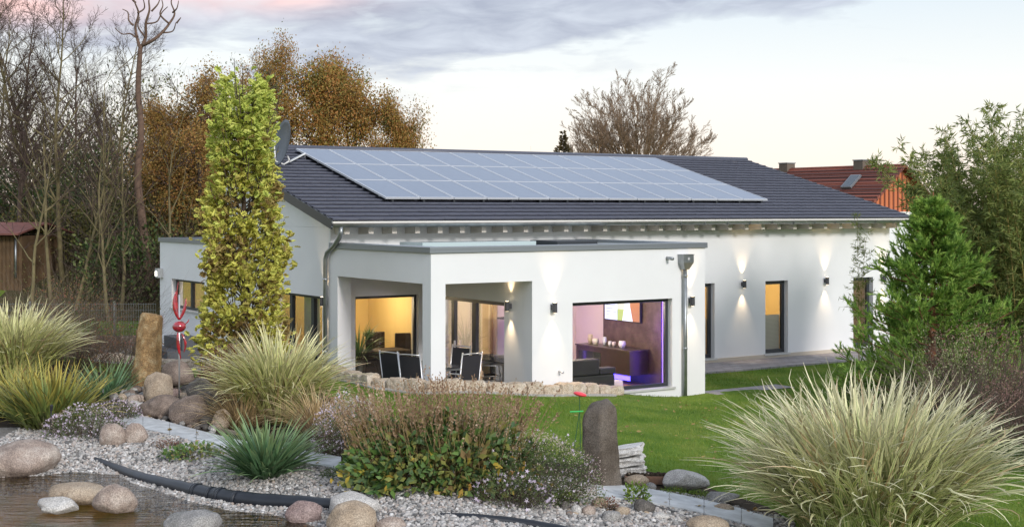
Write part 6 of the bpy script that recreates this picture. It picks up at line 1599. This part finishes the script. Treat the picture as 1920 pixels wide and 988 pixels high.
mb = MB(); mb.box(4.95, 4.99, 4.165, 4.196, .12, 2.45); mb.build('light_strip', mat('violet_strip2', (.3, .1, 1), .5, emis=(.30, .12, 1), estr=3), house)
for a, b, z, col, en in [(6.1, .75, 1.4, (.25, .12, 1), 22), (5.0, 3.85, 1.3, (.45, .22, 1), 12), (5.9, 2.0, .2, (.1, .08, 1), 4)]:
    li = bpy.data.lights.new('strip_light', 'POINT'); li.energy = en; li.color = col; li.shadow_soft_size = .15; lo = bpy.data.objects.new('strip_light', li); C.objects.link(lo); lo.parent = house; lo.location = (a, b, z)
# back wall windows with pleated blind, beyond the TV corner
mb = MB(); mb.box(5.4, 6.2, 4.170, 4.197, 1.25, 2.35); mb.build('interior_window', mat('dusk_pane', (.16, .14, .15), .15), house)
mb = MB(); mb.box(5.25, 6.3, 4.160, 4.168, .12, 1.2); mb.build('pleated_blind', M['blindst'], house)
# hallway door, shelf and curtains behind the sliding door (inside the wing, on its back wall)
t = thing('interior_door', 'pale panelled interior door seen through the sliding door', 'door', tuple(H(3.25, 4.15, .1)), TH)
mb = MB(); mb.box(-.42, .42, -.02, .02, 0, 2.0); mb.build('door_leaf', M['whitedoor'], t, bevel=.006)
mb = MB(); mb.box(-.5, -.425, -.03, .03, 0, 2.08); mb.box(.425, .5, -.03, .03, 0, 2.08); mb.box(-.5, .5, -.03, .03, 2.081, 2.15); mb.build('door_frame', M['creamwall'], t)
mb = MB(); mb.tube([(.33, -.05, 1.0), (.20, -.05, 1.0)], .012, 8); mb.build('handle', M['alu'], t, True)
t = curtain('rose_throw', 'b', 0, 0, 1.1, 0, .62, M['curtain'], 8, .03); t.parent = None; t.location = H(4.05, 3.6, .85); t.rotation_euler = (0, 0, TH); tag(t, 'rose coloured pleated cloth hanging below the shelf inside the sliding door', 'cloth')
mb = MB(); mb.box(-.1, 1.2, -.15, .12, 0, .035); o = mb.build('shelf', M['brown_dark'], None); o.location = H(4.05, 3.7, 1.50); o.rotation_euler = (0, 0, TH); tag(o, 'dark narrow shelf above the rose coloured cloth', 'shelf')
potplant(4.8, 3.7, 1.535, .16, 'small twiggy plant on the dark shelf', 305, 'drygrass', pot=(.05, .08), lean=(.0, .6), droop=(.2, .9), w=.012, N=40)

# garden ornaments
def glass_stake():
    p = atg(336, 757); t = thing('garden_stake', 'slim silver garden stake topped with red and white glass flame and globe', 'garden ornament', tuple(p))
    red = mat('red_glass', (.46, .015, .025), .12, spec=.8, col2=(.20, .02, .03), nscale=14, detail=1, coat=.5)
    mb = MB(); mb.tube([(0, 0, -.05), (0, 0, 1.92)], .016, 8); mb.build('pole', M['alu'], t, True)
    V, Fs = ICOS[3]; mk('glass_globe', [(v.x * .118, v.y * .118, v.z * .10 + 1.36) for v in V], Fs, red, t, True)
    def petal(b, tip, w, nm, bend):
        n = 12; pts = []; rs = []
        for i in range(n + 1):
            u = i / n; q = Vector(b).lerp(Vector(tip), u) + Vector(bend) * math.sin(u * math.pi); pts.append(q); rs.append(max(.003, .72 * w * math.sin(math.pi * min(1, u * .8 + .12)) * (1 - u * .45)))
        rs[-1] = .003; mb = MB(); mb.tube(pts, rs, 10); mb.build(nm, red, t, True)
    petal((0, 0, 1.48), (-.06, 0, 1.98), .07, 'glass_flame', (-.05, 0, 0)); petal((.01, -.02, 1.48), (.12, 0, 1.86), .05, 'glass_flame', (.03, 0, 0)); petal((0, .01, 1.5), (-.02, .02, 2.14), .03, 'glass_flame', (-.04, 0, 0))
    petal((-.02, 0, 1.26), (.03, 0, .78), .055, 'glass_drop', (-.02, 0, 0)); petal((.04, 0, 1.24), (.08, 0, .90), .04, 'glass_drop', (.05, 0, 0)); petal((.1, 0, 1.40), (.17, 0, 1.50), .02, 'glass_spout', (.02, 0, 0))
glass_stake()
def toy():
    p = atg(1090, 862) + np.array([0, .6, 0]); t = thing('garden_stake', 'thin green stakes with a red disc and green bar left of the basalt pillar', 'garden ornament', (p[0], p[1], gz(p[0], p[1])))
    g = mat('dark_green_rod', (.02, .09, .04), .5); s = p[1] / F
    mb = MB(); mb.tube([(.02, 0, 0), (.0, 0, .86)], .006, 6); mb.build('rod', g, t); mb = MB(); mb.tube([(-.09, 0, 0), (.0, 0, .60)], .006, 6); mb.build('rod', g, t)
    mb = MB(); mb.tube([(-.14, 0, .615), (.06, 0, .625)], .011, 8); mb.build('green_bar', mat('bright_green', (.05, .5, .12), .4), t)
    V, Fs = ICOS[3]; mk('red_disc', [(v.x * .10 + .01, v.y * .10, v.z * .035 + v.x * -.02 + .88) for v in V], Fs, mat('red_plastic', (.75, .05, .07), .35), t, True)
toy()
def led_spot():
    p = atg(96, 822); t = thing('garden_spike', 'thin black spike light stuck in the gravel before the left asters', 'garden light', tuple(p))
    mb = MB(); mb.tube([(0, 0, -.03), (0, 0, .42)], .010, 6); mb.build('spike', M['textile'], t); mb = MB(); mb.tube([(0, 0, .42), (.02, -.04, .50)], .022, 8); mb.build('lamp_head', M['textile'], t)
led_spot()

# distant hedgerow and wood beyond the neighbouring gardens, below the roof line as seen from the lawn
def hedgerow():
    rng = np.random.default_rng(55); parts = []
    for k in range(90):
        x = rng.uniform(12, 150); y = rng.uniform(84, 110) + .25 * x; r = rng.uniform(2.5, 4.5); h = rng.uniform(2.6, 4.2); n = 420
        d = norm(rng.normal(size=(n, 3))); d[:, 2] = np.abs(d[:, 2]); P = d * rng.uniform(.6, 1, (n, 1)) * np.array([r, r, h]) + np.array([x, y, 0])
        parts.append(scatter(*LEAF, frames(rng.normal(size=(n, 3)), rng.uniform(0, 6, n)), .55 * rng.uniform(.6, 1.2, n), P))
    V, Fc = merge(parts); stuff(mk('far_hedgerow', V, Fc, M['leaf_oakaut']), 'far off autumn hedgerow beyond the neighbouring gardens at the right', 'hedgerow')
hedgerow()
